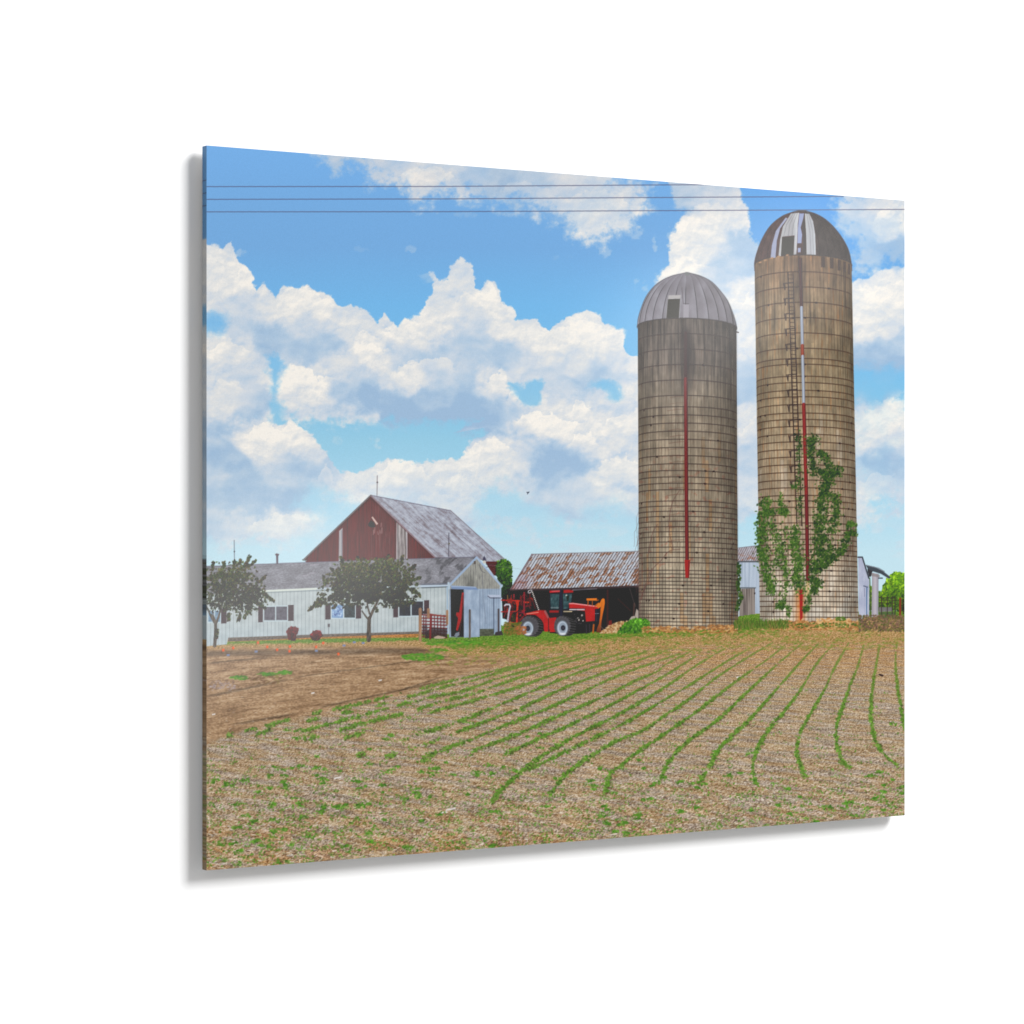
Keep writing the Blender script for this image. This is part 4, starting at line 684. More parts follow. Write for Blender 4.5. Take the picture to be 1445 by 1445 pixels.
def paint_yard():
    # open shed with rusty roof
    S = motif(('shed',), 'printed open-fronted shed with rust-streaked metal roof'); RO = motif(('shed', 'roof')); PS = motif(('shed', 'post'))
    fill([(716, 830), (902, 824), (902, 892), (716, 890)], lambda X, Y: ramp(fbm(X/9, Y/9, 3, 5), [(0, (24, 22, 26)), (1, (40, 38, 42))]), S)
    def rf(X, Y):
        u = X+(Y-782)*.62; f = u/4.15; fr = f-np.floor(f); rib = sst(0, .25, fr)*sst(.62, .3, fr)
        t = .55+(fbm(u/3, Y/18, 3, 3)-.5)*.5; c = ramp(t, [(0, (146, 142, 152)), (.5, (186, 190, 200)), (1, (216, 222, 230))])
        r = sst(.49, .60, fbm(u/9, Y/7+u/50, 5, 8, .62)*.68+vn(np.floor(f)*2.3, Y/7, 4)*.32)*(sst(790, 812, Y)*.95+.18)*sst(840, 828, Y+0*X+6)
        r = np.clip(r+sst(.60, .64, fbm(u/9+9, Y/7, 3, 14))*.6, 0, 1)
        rc = ramp(fbm(X/2, Y/3, 3, 2), [(0, (112, 66, 46)), (1, (176, 118, 80))])
        c = c*(1-r[..., None]*.85)+rc*r[..., None]*.85
        k = (sst(770, 728, X+(Y-800)*.3)*sst(795, 825, Y)*.45)[..., None]; c = c*(1-k)+C_(150, 92, 104)*k
        return c*(1-.42*rib[..., None])
    fill([(750.6, 781.8), (905, 777.6), (905, 826), (720, 832)], rf, RO); line([(750, 782), (905, 777.8)], 1, C_(130, 124, 130), RO); line([(750.6, 782), (720, 832)], 1.2, C_(120, 98, 106), RO)
    line([(748, 804), (900, 803)], .8, C_(110, 96, 96), RO, .7); line([(720, 832.6), (800, 831), (902, 827.4)], 2.2, C_(66, 52, 54), RO); line([(808, 832.6), (842, 830.6)], .9, C_(130, 126, 134), RO)
    line([(857.4, 833), (857.2, 886)], 2.6, C_(62, 36, 38), PS); line([(872, 845), (890, 862)], .9, C_(74, 48, 44), PS); line([(895, 852), (894, 874)], 2.6, C_(70, 54, 50), PS); line([(888.5, 830), (894, 848), (897, 856)], .8, C_(110, 96, 90), PS, .7)
    ba = motif(('barrel',), 'printed dark red drum inside the shed'); fill([(859, 876), (863, 875), (865, 890), (858.6, 890)], C_(110, 22, 30), ba)
    sp = motif(('straw_pile',), 'printed pale straw heap beside the loader')
    for _ in range(420):
        x = R(848, 886); y0 = np.interp(x, [848, 862, 872, 884], [892, 882, 878, 876]); y = R(y0, 893); blob(x, y, R(.8, 2), R(.6, 1.3), R(-1, 1), C_(*[(196, 160, 112), (170, 124, 76), (214, 188, 148), (140, 96, 60)][rng.integers(0, 4)]), sp, .9)
    rk = motif(('concrete_slab',), 'printed broken grey slab leaning on the shorter silo'); fill([(887, 876), (891, 870), (896, 869), (898, 859), (901, 862), (901, 876), (893, 880)], C_(168, 156, 146), rk); line([(896, 869), (898, 874)], .8, C_(116, 104, 98), rk)
    # --- red forage implement at the left of the tractor
    IM = motif(('farm_implement',), 'printed red farm machine behind the tractor'); HS = motif(('farm_implement', 'hose')); CH = motif(('farm_implement', 'chain'))
    o, s = (700, 810), 14.45; z = lambda p: [(o[0]+a/s, o[1]+b/s) for a, b in p]
    fill(z([(120, 470), (300, 360), (480, 330), (900, 340), (890, 760), (480, 900), (300, 960), (130, 900)]), C_(36, 26, 30), IM)
    for pts, w, c in [(((115, 530), (480, 545)), 2, (184, 48, 34)), (((110, 770), (420, 760)), 1.6, (170, 40, 34)), (((440, 550), (425, 980)), 2.6, (196, 54, 40)), (((300, 990), (430, 1000)), 2, (180, 40, 34)), (((290, 800), (280, 980)), 1.4, (120, 34, 34)), (((575, 380), (570, 780)), 2.2, (140, 40, 52)), (((365, 420), (365, 490)), 2, (150, 52, 58)), (((500, 440), (505, 560)), 1.2, (110, 34, 38)), (((600, 575), (660, 575)), 2.2, (190, 60, 40)), (((540, 760), (600, 840)), 2.4, (150, 34, 44)), (((690, 400), (690, 640)), 1.3, (104, 34, 40)), (((640, 520), (760, 560), (800, 700)), 1.1, (96, 30, 38)), (((620, 660), (720, 640)), 1.2, (116, 36, 40)), (((165, 640), (190, 800), (160, 880)), 1.2, (130, 34, 34)), (((310, 780), (400, 940)), 1, (110, 30, 30)), (((480, 780), (560, 790)), 1.6, (120, 40, 60)), (((235, 430), (240, 520)), 1, (140, 110, 60)), (((330, 600), (340, 740)), 1.2, (90, 30, 34)), (((560, 860), (480, 960)), 2, (120, 26, 40))]:
        line(z(pts), w, C_(*c), IM)
    for _ in range(70):
        x, y_ = R(130, 720), R(400, 940)
        if x > 520 and y_ > 740: continue
        l = R(30, 130); a_ = [0, 1.57, .9, 2.2][rng.integers(0, 4)]+R(-.1, .1); line(z([(x, y_), (x+l*math.cos(a_), y_+l*math.sin(a_))]), R(.6, 1.5), C_(*[(150, 38, 36), (116, 30, 36), (186, 54, 42), (70, 30, 36), (30, 24, 28), (130, 50, 56)][rng.integers(0, 6)]), IM, .8)
    fill(z([(220, 530), (260, 505), (310, 520), (335, 560), (320, 600), (240, 590)]), C_(140, 44, 30), IM); fill(z([(390, 560), (470, 545), (465, 640), (420, 640)]), C_(190, 52, 38), IM)
    fill(z([(320, 800), (380, 830), (400, 960), (310, 960)]), C_(48, 56, 36), IM)
    for _ in range(50): blob(700+R(130, 460)/s, 810+R(560, 960)/s, .6, .6, 0, C_(*[(150, 40, 36), (70, 30, 34), (150, 120, 110)][rng.integers(0, 3)]), IM, .5)
    line(z([(180, 640), (200, 620), (270, 620), (290, 660), (272, 720), (258, 800), (245, 900), (238, 970)]), 2.1, C_(200, 200, 210), HS)
    for k in range(8): blob(700+(272-k*4)/s, 810+(690+k*36)/s, 1.6, .6, .3, C_(150, 146, 160), HS, .7)
    for k in range(11): blob(700+(742+k*12.6)/s, 810+(372+k*35)/s, .85, .95, 0, C_(212, 208, 200), CH)
    line(z([(655, 380), (660, 345), (700, 325), (730, 325), (725, 355), (690, 385), (665, 385)]), 1.1, C_(186, 184, 186), CH)
    # --- tractor
    TB = motif(('tractor',), 'printed red four-wheel-drive tractor'); CAB = motif(('tractor', 'cab')); WH = [motif(('tractor', 'wheel'), l) for l in ('rear wheel', 'front wheel')]; HD = motif(('tractor', 'hood')); GR = motif(('tractor', 'grille'))
    y = lambda p: [(770+a/10.32, 810+b/10.32) for a, b in p]
    fill(y([(40, 600), (240, 540), (560, 530), (600, 700), (720, 690), (720, 800), (640, 860), (450, 870), (230, 870), (60, 860)]), C_(32, 30, 34), TB)
    redf = lambda X, Y: ramp(.5+(fbm(X/6, Y/8, 2, 3)-.5)*.8, [(0, (154, 24, 26)), (1, (200, 40, 36))])
    fill(z([(600, 800), (880, 735), (990, 740), (1060, 870), (1100, 895), (1230, 885), (1215, 1180), (1100, 1180), (1085, 1120), (1065, 1170), (990, 1175), (940, 1010), (870, 880), (800, 830), (620, 828)]), redf, TB)
    line(z([(630, 812), (860, 780)]), 1.3, C_(224, 130, 110), TB); line(z([(1000, 760), (1060, 880)]), 3, C_(156, 84, 84), TB); line(z([(1070, 910), (1072, 1170)]), 1.4, C_(90, 18, 22), TB)
    # wheels: tread body behind, sidewall, rim, hub
    for k, (cx, cy, rx, ry, tw, rimx, rimy, rrx, rry, hx, hy) in enumerate([(747, 883.6, 13.4, 14.6, 8.5, 744.9, 886.6, 8.2, 10.4, 744.9, 886.6), (793.6, 883, 11.8, 14.2, 10, 793.6, 886, 8.2, 10.6, 794.6, 886)]):
        P = WH[k]
        for t in np.linspace(1, 0, 8): blob(cx+tw*t, cy+.4*t, rx-1.5*t, ry-1.2*t, 0, C_(40, 40, 40) if t > 0 else C_(78, 76, 80), P)
        for j in range(22):   # lugs
            a = -1.55+j*.14; x0, y0 = cx+rx*.95*math.cos(a), cy+ry*.97*math.sin(a); line([(x0, y0), (x0+tw*.75, y0+1.4-.6*math.sin(a))], 1.0, C_(86, 84, 84) if j % 2 else C_(30, 30, 32), P, .75)
        for j in range(16): a = j*.3927; line([(cx+rx*.8*math.cos(a), cy+ry*.8*math.sin(a)), (cx+rx*.97*math.cos(a+.1), cy+ry*.97*math.sin(a+.1))], .8, C_(110, 108, 112), P, .6)
        blob(rimx, rimy, rrx, rry, 0, C_(112, 120, 128), P); blob(rimx+.1, rimy+.2, rrx-1.1, rry-1.1, 0, C_(176, 188, 202), P); blob(rimx+.4, rimy-.3, rrx-3, rry-3.4, 0, C_(140, 152, 166), P); blob(rimx+.4, rimy+rry-2.2, rrx*.55, 1.4, 0, C_(214, 218, 224), P); blob(hx, hy, 3.2, 3.9, 0, C_(44, 44, 52), P); blob(hx, hy, 1.5, 1.8, 0, C_(62, 60, 72), P)
    # engine side
    for (a, b, r) in [(530, 602, 1.4), (487, 668, 1.3), (545, 680, 1), (470, 640, .8)]: blob(770+a/10.32, 810+b/10.32, r, r, 0, C_(176, 168, 160), TB)
    for _ in range(30): blob(770+R(420, 570)/10.32, 810+R(560, 720)/10.32, .9, .6, R(-1, 1), C_(*[(66, 64, 70), (26, 24, 28), (92, 88, 90)][rng.integers(0, 3)]), TB, .7)
    for (a, b) in [(590, 800), (640, 790), (690, 770)]: line(y([(a, b-60), (a+5, b+60)]), 1.4, C_(58, 54, 60), TB)
    # cab
    fill(y([(50, 262), (390, 262), (390, 420), (345, 500), (330, 545), (240, 600), (50, 630)]), C_(30, 34, 44), CAB)
    gl = lambda X, Y: ramp(.5+(fbm(X/4, Y/6, 3, 6)-.5)*1.1, [(0, (34, 50, 56)), (.6, (58, 84, 88)), (1, (92, 120, 120))])
    fill(y([(68, 290), (198, 292), (190, 508), (76, 508)]), gl, CAB); fill(y([(252, 285), (384, 288), (372, 400), (334, 440), (330, 500), (256, 510)]), gl, CAB)
    line(y([(80, 490), (186, 490)]), 1.2, C_(118, 128, 130), CAB); blob(770+302/10.32, 810+312/10.32, 1.1, 1.3, 0, C_(186, 190, 180), CAB); fill(y([(300, 320), (345, 310), (335, 380), (310, 400)]), C_(24, 44, 38), CAB)
    fill(y([(55, 242), (228, 236), (230, 262), (60, 272)]), C_(186, 34, 44), CAB); fill(y([(262, 234), (330, 228), (402, 240), (402, 268), (262, 276)]), C_(168, 24, 34), CAB); line(y([(90, 250), (215, 244)]), .8, C_(232, 130, 130), CAB)
    line(y([(222, 235), (226, 600)]), 2.8, C_(36, 40, 56), CAB); rect(770+55/10.32, 810+530/10.32, 770+190/10.32, 810+562/10.32, C_(150, 28, 34), TB)
    fill(y([(60, 570), (190, 572), (200, 600), (150, 632), (64, 628)]), C_(48, 34, 44), TB); fill(y([(60, 650), (150, 632), (125, 720), (120, 840), (66, 840)]), redf, TB); line(y([(265, 545), (380, 545)]), 1.3, C_(206, 188, 150), CAB)
    # hood with unreadable white lettering band
    fill(y([(338, 428), (395, 424), (745, 468), (778, 492), (776, 512), (722, 512), (716, 682), (588, 692), (574, 540), (346, 506)]), redf, HD); line(y([(350, 430), (400, 428), (742, 472)]), 1.5, C_(236, 150, 150), HD)
    line(y([(350, 505), (572, 512)]), 1.8, C_(60, 40, 50), HD)
    for (a, b) in [(352, 372), (380, 392), (398, 412), (420, 440), (455, 470), (476, 490), (496, 512), (518, 530), (538, 562)]: line(y([(a, 517), (b, 518)]), 1.4, C_(206, 200, 206), HD)
    fill(y([(718, 512), (778, 500), (780, 700), (718, 690)]), C_(34, 36, 46), GR); line(y([(722, 576), (772, 574)]), .9, C_(120, 122, 130), GR); line(y([(740, 520), (740, 690)]), .8, C_(60, 62, 74), GR)
    # --- orange loader
    LO = motif(('loader',), 'printed orange loader arm in front of the tractor')
    og = lambda X, Y: ramp((Y-844)/48, [(0, (222, 122, 36)), (.6, (196, 98, 32)), (1, (100, 54, 34))])
    fill(y([(812, 372), (835, 352), (858, 366), (862, 420), (850, 500), (828, 600), (812, 700), (806, 850), (738, 852), (746, 800), (778, 720), (795, 600), (800, 480), (770, 500), (735, 470), (760, 420), (790, 420)]), og, LO)
    fill(y([(592, 356), (745, 352), (748, 386), (600, 386)]), og, LO)
    for pts, w in [(((618, 386), (616, 450)), 1.4), (((680, 386), (680, 460)), 1), (((735, 385), (765, 380)), 1.3), (((745, 440), (720, 470)), 1.6), (((700, 740), (690, 850)), 2.2)]: line(y(pts), w, C_(176, 92, 34), LO)
    line(y([(822, 400), (812, 500)]), .8, C_(160, 84, 30), LO, .7); line(y([(800, 760), (850, 810)]), .8, C_(120, 100, 90), LO)
def paint_right():
    # white outbuilding between the silos
    W = motif(('outbuilding',), 'printed white shed glimpsed between the silos'); RO = motif(('outbuilding', 'roof')); DO = motif(('outbuilding', 'door'))
    fill([(1038, 790), (1074, 790), (1074, 884), (1038, 884)], lambda X, Y: ramp(.5+(vn(X/1.6, Y/40, 2)-.5)*.9, [(0, (150, 164, 182)), (1, (186, 198, 212))]), W)
    def rf(X, Y):
        f = (X+(Y-770)*.5)/3.1; fr = f-np.floor(f); c = ramp(.5+(fbm(X/5, Y/6, 3, 3)-.5)*1.2, [(0, (150, 138, 142)), (1, (196, 196, 206))]); rib = sst(0, .3, fr)*sst(.7, .3, fr)
        r = (sst(.5, .62, fbm(X/6, Y/5, 3, 6))*sst(776, 790, Y)*.6)[..., None]; c = c*(1-r)+C_(156, 98, 74)*r; return c*(1-.3*rib[..., None])
    fill([(1038, 773.5), (1072, 769.5), (1074, 792), (1038, 792)], rf, RO); line([(1038, 773.6), (1072, 769.6)], .8, C_(110, 104, 116), RO); line([(1038, 792.6), (1074, 792.6)], 2, C_(82, 84, 90), RO)
    fill([(1043.6, 831), (1065.4, 830), (1065.6, 884), (1043.4, 884)], lambda X, Y: ramp(.5+(vn(X/1.3, Y/26, 5)-.5)*1.2, [(0, (102, 92, 88)), (1, (158, 148, 140))]), DO)
    line([(1042, 829.6), (1066, 829.6)], 1.4, C_(80, 84, 88), DO); line([(1042.6, 850), (1042.6, 880)], 1.4, C_(196, 204, 212), W); rect(1064, 836, 1066, 838.6, C_(70, 60, 58), DO)
def paint_right2():
    A = motif(('annex',), 'printed white lean-to right of the taller silo'); RO = motif(('annex', 'roof')); CO = motif(('annex', 'column'))
    TR = motif(('tree',), 'printed bright green tree at the right edge'); 
    foliage([(1226, 826), (1234, 832), (1243, 836), (1248, 824), (1256, 812), (1264, 806), (1272, 808), (1284, 812), (1284, 862), (1226, 862)], 1500, [(96, 140, 22), (126, 170, 30), (150, 188, 48), (76, 116, 22), (60, 92, 24)], TR, (1.0, 2.0), base=(84, 122, 26), grad=(.55, 1.2), wob=3)
    F = motif(('fence',), 'printed dark pipe fence before the bright tree')
    fill([(1240, 857), (1259, 857), (1259, 863), (1240, 864)], C_(118, 112, 118), F, .9); fill([(1240, 864), (1264, 864), (1264, 872), (1240, 872)], C_(74, 92, 62), F, .8)
    for y in (843.5, 847, 851): line([(1240, y), (1264, y+.6)], 1, C_(62, 54, 48), F, .9)
    for x in (1244, 1252, 1259, 1263): line([(x, 842), (x, 872)], 1.2, C_(62, 52, 50), F)
    rp = motif(('gate_post',), 'printed rusty red post at the right edge'); line([(1270.4, 845), (1270, 872)], 3, C_(126, 56, 34), rp); line([(1274.6, 846), (1274.6, 866)], 1.6, C_(52, 40, 36), rp)
    fill([(1211, 786), (1216.6, 786), (1226.6, 818), (1226.6, 870), (1218.5, 872), (1217.6, 878), (1212, 878)], lambda X, Y: ramp(.5+(fbm(X/5, Y/20, 3, 3)-.5), [(0, (154, 160, 184)), (1, (194, 198, 214))]), A)
    line([(1223.2, 829), (1223, 870)], 1, C_(42, 86, 130), A); line([(1219, 827), (1224, 828.6)], 1.8, C_(96, 104, 126), A); line([(1220, 830), (1219.6, 842)], .8, C_(110, 112, 136), A)
    line([(1211, 786.4), (1216.8, 786.4), (1226, 816)], 2, C_(62, 66, 74), RO); line([(1227.4, 816), (1228.6, 871)], 1.4, C_(70, 92, 52), A)
    fill([(1230.4, 808), (1239.8, 810), (1239.4, 871), (1229.8, 871)], lambda X, Y: ramp((X-1230)/10, [(0, (152, 146, 154)), (.5, (186, 180, 188)), (1, (140, 138, 150))]), CO)
    line([(1230.6, 811), (1239.6, 813)], 4, C_(132, 122, 122), CO, .7)
    fill([(1221.6, 797.6), (1234, 800), (1246, 806), (1258, 815.6), (1254, 816.6), (1243, 810), (1232, 806.6), (1224, 809), (1224.6, 803)], C_(66, 72, 80), RO); line([(1222, 797.6), (1240, 802), (1248, 806.6)], 1.2, C_(118, 124, 134), RO); fill([(1224, 803), (1231, 806), (1229, 814), (1226, 814)], C_(56, 54, 58), RO)
    line([(1240, 816), (1245, 816)], 1.8, C_(70, 74, 84), RO)
def paint_foot():
    # tufts, straw and weeds at the foot of the silos and buildings
    G = motif(('weed_tuft',), 'printed green tuft of weeds left of the shorter silo foot'); 
    foliage([(872, 893), (880, 882), (890, 876), (900, 873), (912, 874), (918, 884), (920, 892)], 420, [(60, 110, 30), (76, 132, 36), (50, 90, 28), (96, 150, 50)], G, (1, 2), base=(62, 108, 32), grad=(.8, 1.15))
    V = motif(('creeper',), 'printed green creeper on the right edge of the shorter silo')
    for _ in range(170):
        y = R(794, 862); x = 1040.5+2.2*math.sin(y/7)+R(-2.2, 2.8)+(3 if 812 < y < 846 else 0); blob(x, y, R(.9, 1.8), R(.8, 1.5), R(-1, 1), C_(*VG[rng.integers(0, 6)])*.8, V, .9)
    H = motif(('dry_straw',), 'printed golden dry straw at the foot of the silos')
    cols = [(190, 140, 84), (160, 108, 62), (212, 170, 114), (130, 88, 52), (176, 118, 66)]
    def scat(x0, x1, fy0, fy1, n, cs, pid, s=(1, 2.2)):
        for _ in range(n):
            x = R(x0, x1); blob(x, R(fy0, fy1), R(*s), R(.6, 1.2), R(-.6, .6), C_(*cs[rng.integers(0, len(cs))]), pid, .8)
    scat(905, 1040, 884, 893, 420, cols, H); scat(1000, 1040, 882, 888, 90, cols, H); scat(1085, 1215, 876, 889, 720, cols, H); scat(1152, 1200, 873, 885, 190, [(206, 160, 104), (190, 132, 74), (222, 184, 132)], H)
    WG = motif(('weeds',), 'printed mixed weeds right of the taller silo')
    scat(1212, 1282, 868, 891, 700, [(124, 92, 76), (96, 92, 50), (110, 80, 66), (76, 88, 40), (140, 110, 84), (90, 70, 60)], WG, (.8, 1.8))
    TG = motif(('grass_verge', 'tall_grass'), 'taller green grass between the silos')
    GG = [(80, 110, 40), (62, 96, 30), (104, 134, 54), (74, 88, 40), (122, 110, 60)]
    for _ in range(620):
        x = R(1036, 1112); y = R(877, 888); line([(x, y), (x+R(-1.5, 1.5), y-R(2, 5))], .9, C_(*GG[rng.integers(0, 5)]), TG, .8)
    scat(1180, 1192, 871, 876, 30, GG[:3], WG); scat(1110, 1215, 879, 886, 120, GG, WG)
    for _ in range(60):
        x = R(1222, 1280); y = R(872, 886); line([(x, y), (x+R(-1.5, 1.5), y-R(2, 6))], .7, C_(130, 108, 88), WG, .7)
    scat(712, 735, 878, 896, 240, [(96, 108, 36), (130, 104, 52), (78, 96, 30), (150, 104, 60)], WG); scat(728, 742, 884, 895, 60, [(176, 110, 66), (150, 90, 56)], WG)
def make_picture():
    paint_sky(); paint_barn(); paint_right(); paint_ground_first()
    paint_house(); paint_yard(); paint_silo(1); paint_silo(2); paint_right2(); paint_trees(); paint_foot()
def paint_ground_first(): paint_ground()

# ================================================================== THE SCENE
import bpy
from mathutils import Vector
make_picture()
S = bpy.context.scene; COL = S.collection
K_LIGHT = 1.25                       # light falling on the print, relative to a white card
def to_lin(c):
    c = np.clip(c, 0, 1); return np.where(c <= .04045, c/12.92, ((c+.055)/1.055)**2.4)
ALB = np.clip((to_lin(INK)-.018)/K_LIGHT, .002, .92).astype(np.float32)

WID, HEI, THK, GAP, Z0 = .508, .4064, .0055, .0050, 1.30     # a 20 x 16 inch print, 5.5 mm thick, 5 mm off the wall
YF, YB = -(THK+GAP), -GAP

def node_mat(name, build):
    m = bpy.data.materials.new(name); m.use_nodes = True; nt = m.node_tree; b = nt.nodes['Principled BSDF']; build(nt, b); return m
def _ink(nt, b):
    a = nt.nodes.new('ShaderNodeAttribute'); a.attribute_name = 'ink'; a.attribute_type = 'GEOMETRY'
    tc = nt.nodes.new('ShaderNodeTexCoord'); nz = nt.nodes.new('ShaderNodeTexNoise'); nz.inputs['Scale'].default_value = 2600; nz.inputs['Detail'].default_value = 2
    nt.links.new(tc.outputs['Object'], nz.inputs['Vector'])
    mr = nt.nodes.new('ShaderNodeMapRange'); mr.inputs['From Min'].default_value = .25; mr.inputs['From Max'].default_value = .75; mr.inputs['To Min'].default_value = .93; mr.inputs['To Max'].default_value = 1.07
    nt.links.new(nz.outputs['Fac'], mr.inputs['Value'])
    mx = nt.nodes.new('ShaderNodeVectorMath'); mx.operation = 'SCALE'; nt.links.new(a.outputs['Color'], mx.inputs[0]); nt.links.new(mr.outputs['Result'], mx.inputs['Scale'])
    nt.links.new(mx.outputs['Vector'], b.inputs['Base Color'])
    b.inputs['Roughness'].default_value = .7; b.inputs['Specular IOR Level'].default_value = 0
    b.inputs['Coat Weight'].default_value = 1; b.inputs['Coat Roughness'].default_value = .16; b.inputs['Coat IOR'].default_value = 1.5
M_INK = node_mat('printed_ink_under_acrylic', _ink)
def _edge(nt, b):
    _ink(nt, b); b.inputs['Coat Weight'].default_value = .35; b.inputs['Coat Roughness'].default_value = .3
M_EDGE = node_mat('polished_acrylic_edge', _edge)
def _plain(col, rough, amt, scale, bump=0.):
    def f(nt, b):
        tc = nt.nodes.new('ShaderNodeTexCoord'); nz = nt.nodes.new('ShaderNodeTexNoise'); nz.inputs['Scale'].default_value = scale; nz.inputs['Detail'].default_value = 4
        nt.links.new(tc.outputs['Object'], nz.inputs['Vector']); cr = nt.nodes.new('ShaderNodeValToRGB')
        cr.color_ramp.elements[0].color = tuple(c*(1-amt) for c in col)+(1,); cr.color_ramp.elements[1].color = tuple(min(1, c*(1+amt)) for c in col)+(1,)
        nt.links.new(nz.outputs['Fac'], cr.inputs['Fac']); nt.links.new(cr.outputs['Color'], b.inputs['Base Color']); b.inputs['Roughness'].default_value = rough; b.inputs['Specular IOR Level'].default_value = .1
        if bump:
            bp = nt.nodes.new('ShaderNodeBump'); bp.inputs['Strength'].default_value = bump; bp.inputs['Distance'].default_value = .0004; nt.links.new(nz.outputs['Fac'], bp.inputs['Height']); nt.links.new(bp.outputs['Normal'], b.inputs['Normal'])
    return f
M_WALL = node_mat('matt_white_wall_paint', _plain((.90, .90, .90), .9, .004, 60, .05))
M_BACK = node_mat('white_backing', _plain((.8, .8, .8), .8, .01, 40))
M_CLEAT = node_mat('brushed_aluminium', _plain((.55, .55, .57), .4, .05, 300))

def link(o, parent=None):
    COL.objects.link(o)
    if parent is not None: o.parent = parent
    return o
def raw_mesh(name, verts, faces, mat, parent=None, cols=None):
    me = bpy.data.meshes.new(name); verts = np.asarray(verts, np.float32); faces = np.asarray(faces, np.int32)
    me.vertices.add(len(verts)); me.vertices.foreach_set('co', verts.ravel())
    me.loops.add(faces.size); me.loops.foreach_set('vertex_index', faces.ravel())
    me.polygons.add(len(faces)); me.polygons.foreach_set('loop_start', np.arange(0, faces.size, 4, dtype=np.int32)); me.polygons.foreach_set('loop_total', np.full(len(faces), 4, np.int32))
    me.update(calc_edges=True)
    if cols is not None:
        at = me.attributes.new('ink', 'FLOAT_COLOR', 'POINT'); at.data.foreach_set('color', np.concatenate([cols, np.ones((len(cols), 1), np.float32)], 1).astype(np.float32).ravel())
    me.materials.append(mat); return link(bpy.data.objects.new(name, me), parent)
def box_faces(x0, y0, z0, x1, y1, z1, skip=()):
    v = [(x0, y0, z0), (x1, y0, z0), (x1, y1, z0), (x0, y1, z0), (x0, y0, z1), (x1, y0, z1), (x1, y1, z1), (x0, y1, z1)]
    f = [(0, 3, 2, 1), (4, 5, 6, 7), (0, 1, 5, 4), (1, 2, 6, 5), (2, 3, 7, 6), (3, 0, 4, 7)]
    return v, [q for i, q in enumerate(f) if i not in skip]

# ---- wall
wv = [(-6, 0, -1.2), (7, 0, -1.2), (7, 0, 4.2), (-6, 0, 4.2)]
wall = raw_mesh('wall', wv, [(0, 1, 2, 3)], M_WALL); wall['kind'] = 'structure'

# ---- the print: an Empty at the lower left corner of the panel
root = link(bpy.data.objects.new('acrylic_print', None)); root.location = (0, 0, Z0); root.empty_display_size = .05
root['label'] = 'frameless acrylic photo print of a farm with two silos, hung on a white wall'
root['category'] = 'wall print'
# printed motifs: the inked dots of the sheet, sorted by what they show
XX = (np.arange(NX+1)/NX*WID).astype(np.float32); ZZ = (HEI-np.arange(NY+1)/NY*HEI).astype(np.float32)
vx, vz = np.meshgrid(XX, ZZ); CO = np.stack([vx, np.full_like(vx, YF), vz], -1).reshape(-1, 3); AC = ALB.reshape(-1, 3)
pid = PID[:NY, :NX]
# a dot belongs to a motif only together with neighbours: stray single dots join what surrounds them
for _ in range(2):
    up = np.roll(pid, 1, 0); dn = np.roll(pid, -1, 0); lf = np.roll(pid, 1, 1); rt = np.roll(pid, -1, 1)
    lone = (pid != up) & (pid != dn) & (pid != lf) & (pid != rt); pid = np.where(lone, np.where(lf == rt, lf, up), pid)
ii, jj = np.meshgrid(np.arange(NY), np.arange(NX), indexing='ij'); q0 = (ii*(NX+1)+jj).ravel()
def components(p):
    par = []; runs = []; prev = []
    def find(a):
        while par[a] != a: par[a] = par[par[a]]; a = par[a]
        return a
    for r in range(p.shape[0]):
        row = p[r]; cut = np.flatnonzero(np.diff(row))+1; st = np.append(0, cut); en = np.append(cut, len(row)); cur = []; k = 0
        for a, b in zip(st.tolist(), en.tolist()):
            i = len(par); par.append(i); v = row[a]; runs.append((r, a, b)); cur.append((a, b, v, i))
        k = 0
        for a, b, v, i in cur:
            while k < len(prev) and prev[k][1] <= a: k += 1
            m = k
            while m < len(prev) and prev[m][0] < b:
                if prev[m][2] == v:
                    x, y = find(prev[m][3]), find(i)
                    if x != y: par[max(x, y)] = min(x, y)
                m += 1
        prev = cur
    out = np.empty(p.shape, np.int32)
    for i, (r, a, b) in enumerate(runs): out[r, a:b] = find(i)
    return out
comp = components(pid).ravel()
quads = np.stack([q0+NX+1, q0+NX+2, q0+1, q0], 1); flat = pid.ravel(); order = np.argsort(flat, kind='stable'); srt = flat[order]
NAMES[0] = ('sky',); LABELS[0] = 'printed blue summer sky'
last = {}
for i, path in enumerate(NAMES):
    a, b = np.searchsorted(srt, i), np.searchsorted(srt, i+1)
    par = root if len(path) == 1 else last.get(path[:-1], root)
    if b-a < 6:
        if len(path) == 1: last[path] = root
        continue
    sel = order[a:b]; ids_, inv_, cnt = np.unique(comp[sel], return_inverse=True, return_counts=True); big = int(np.argmax(cnt))
    leafy = path[-1] in ('crop_row', 'weed', 'weeds', 'vine', 'creeper', 'crown', 'tall_grass', 'dry_straw', 'straw_pile', 'chain', 'ladder', 'field', 'sky')
    for c_i in range(len(ids_)):
        small = 8 if path[-1] == 'marker_flag' else max(24, .004*(b-a))
        if c_i == big or leafy or cnt[c_i] < small: continue
        fq = quads[sel[inv_ == c_i]]; used, inv = np.unique(fq, return_inverse=True)
        o = raw_mesh(path[-1], CO[used], inv.reshape(-1, 4), M_INK, par, AC[used])
    keep_ = np.ones(len(sel), bool) if leafy else ((inv_ == big) | (cnt[inv_] < (8 if path[-1] == 'marker_flag' else max(24, .004*(b-a)))))
    fq = quads[sel[keep_]]; used, inv = np.unique(fq, return_inverse=True)
    o = raw_mesh(path[-1], CO[used], inv.reshape(-1, 4), M_INK, par, AC[used]); last[path] = o
    if i in LABELS: o['label'] = LABELS[i]
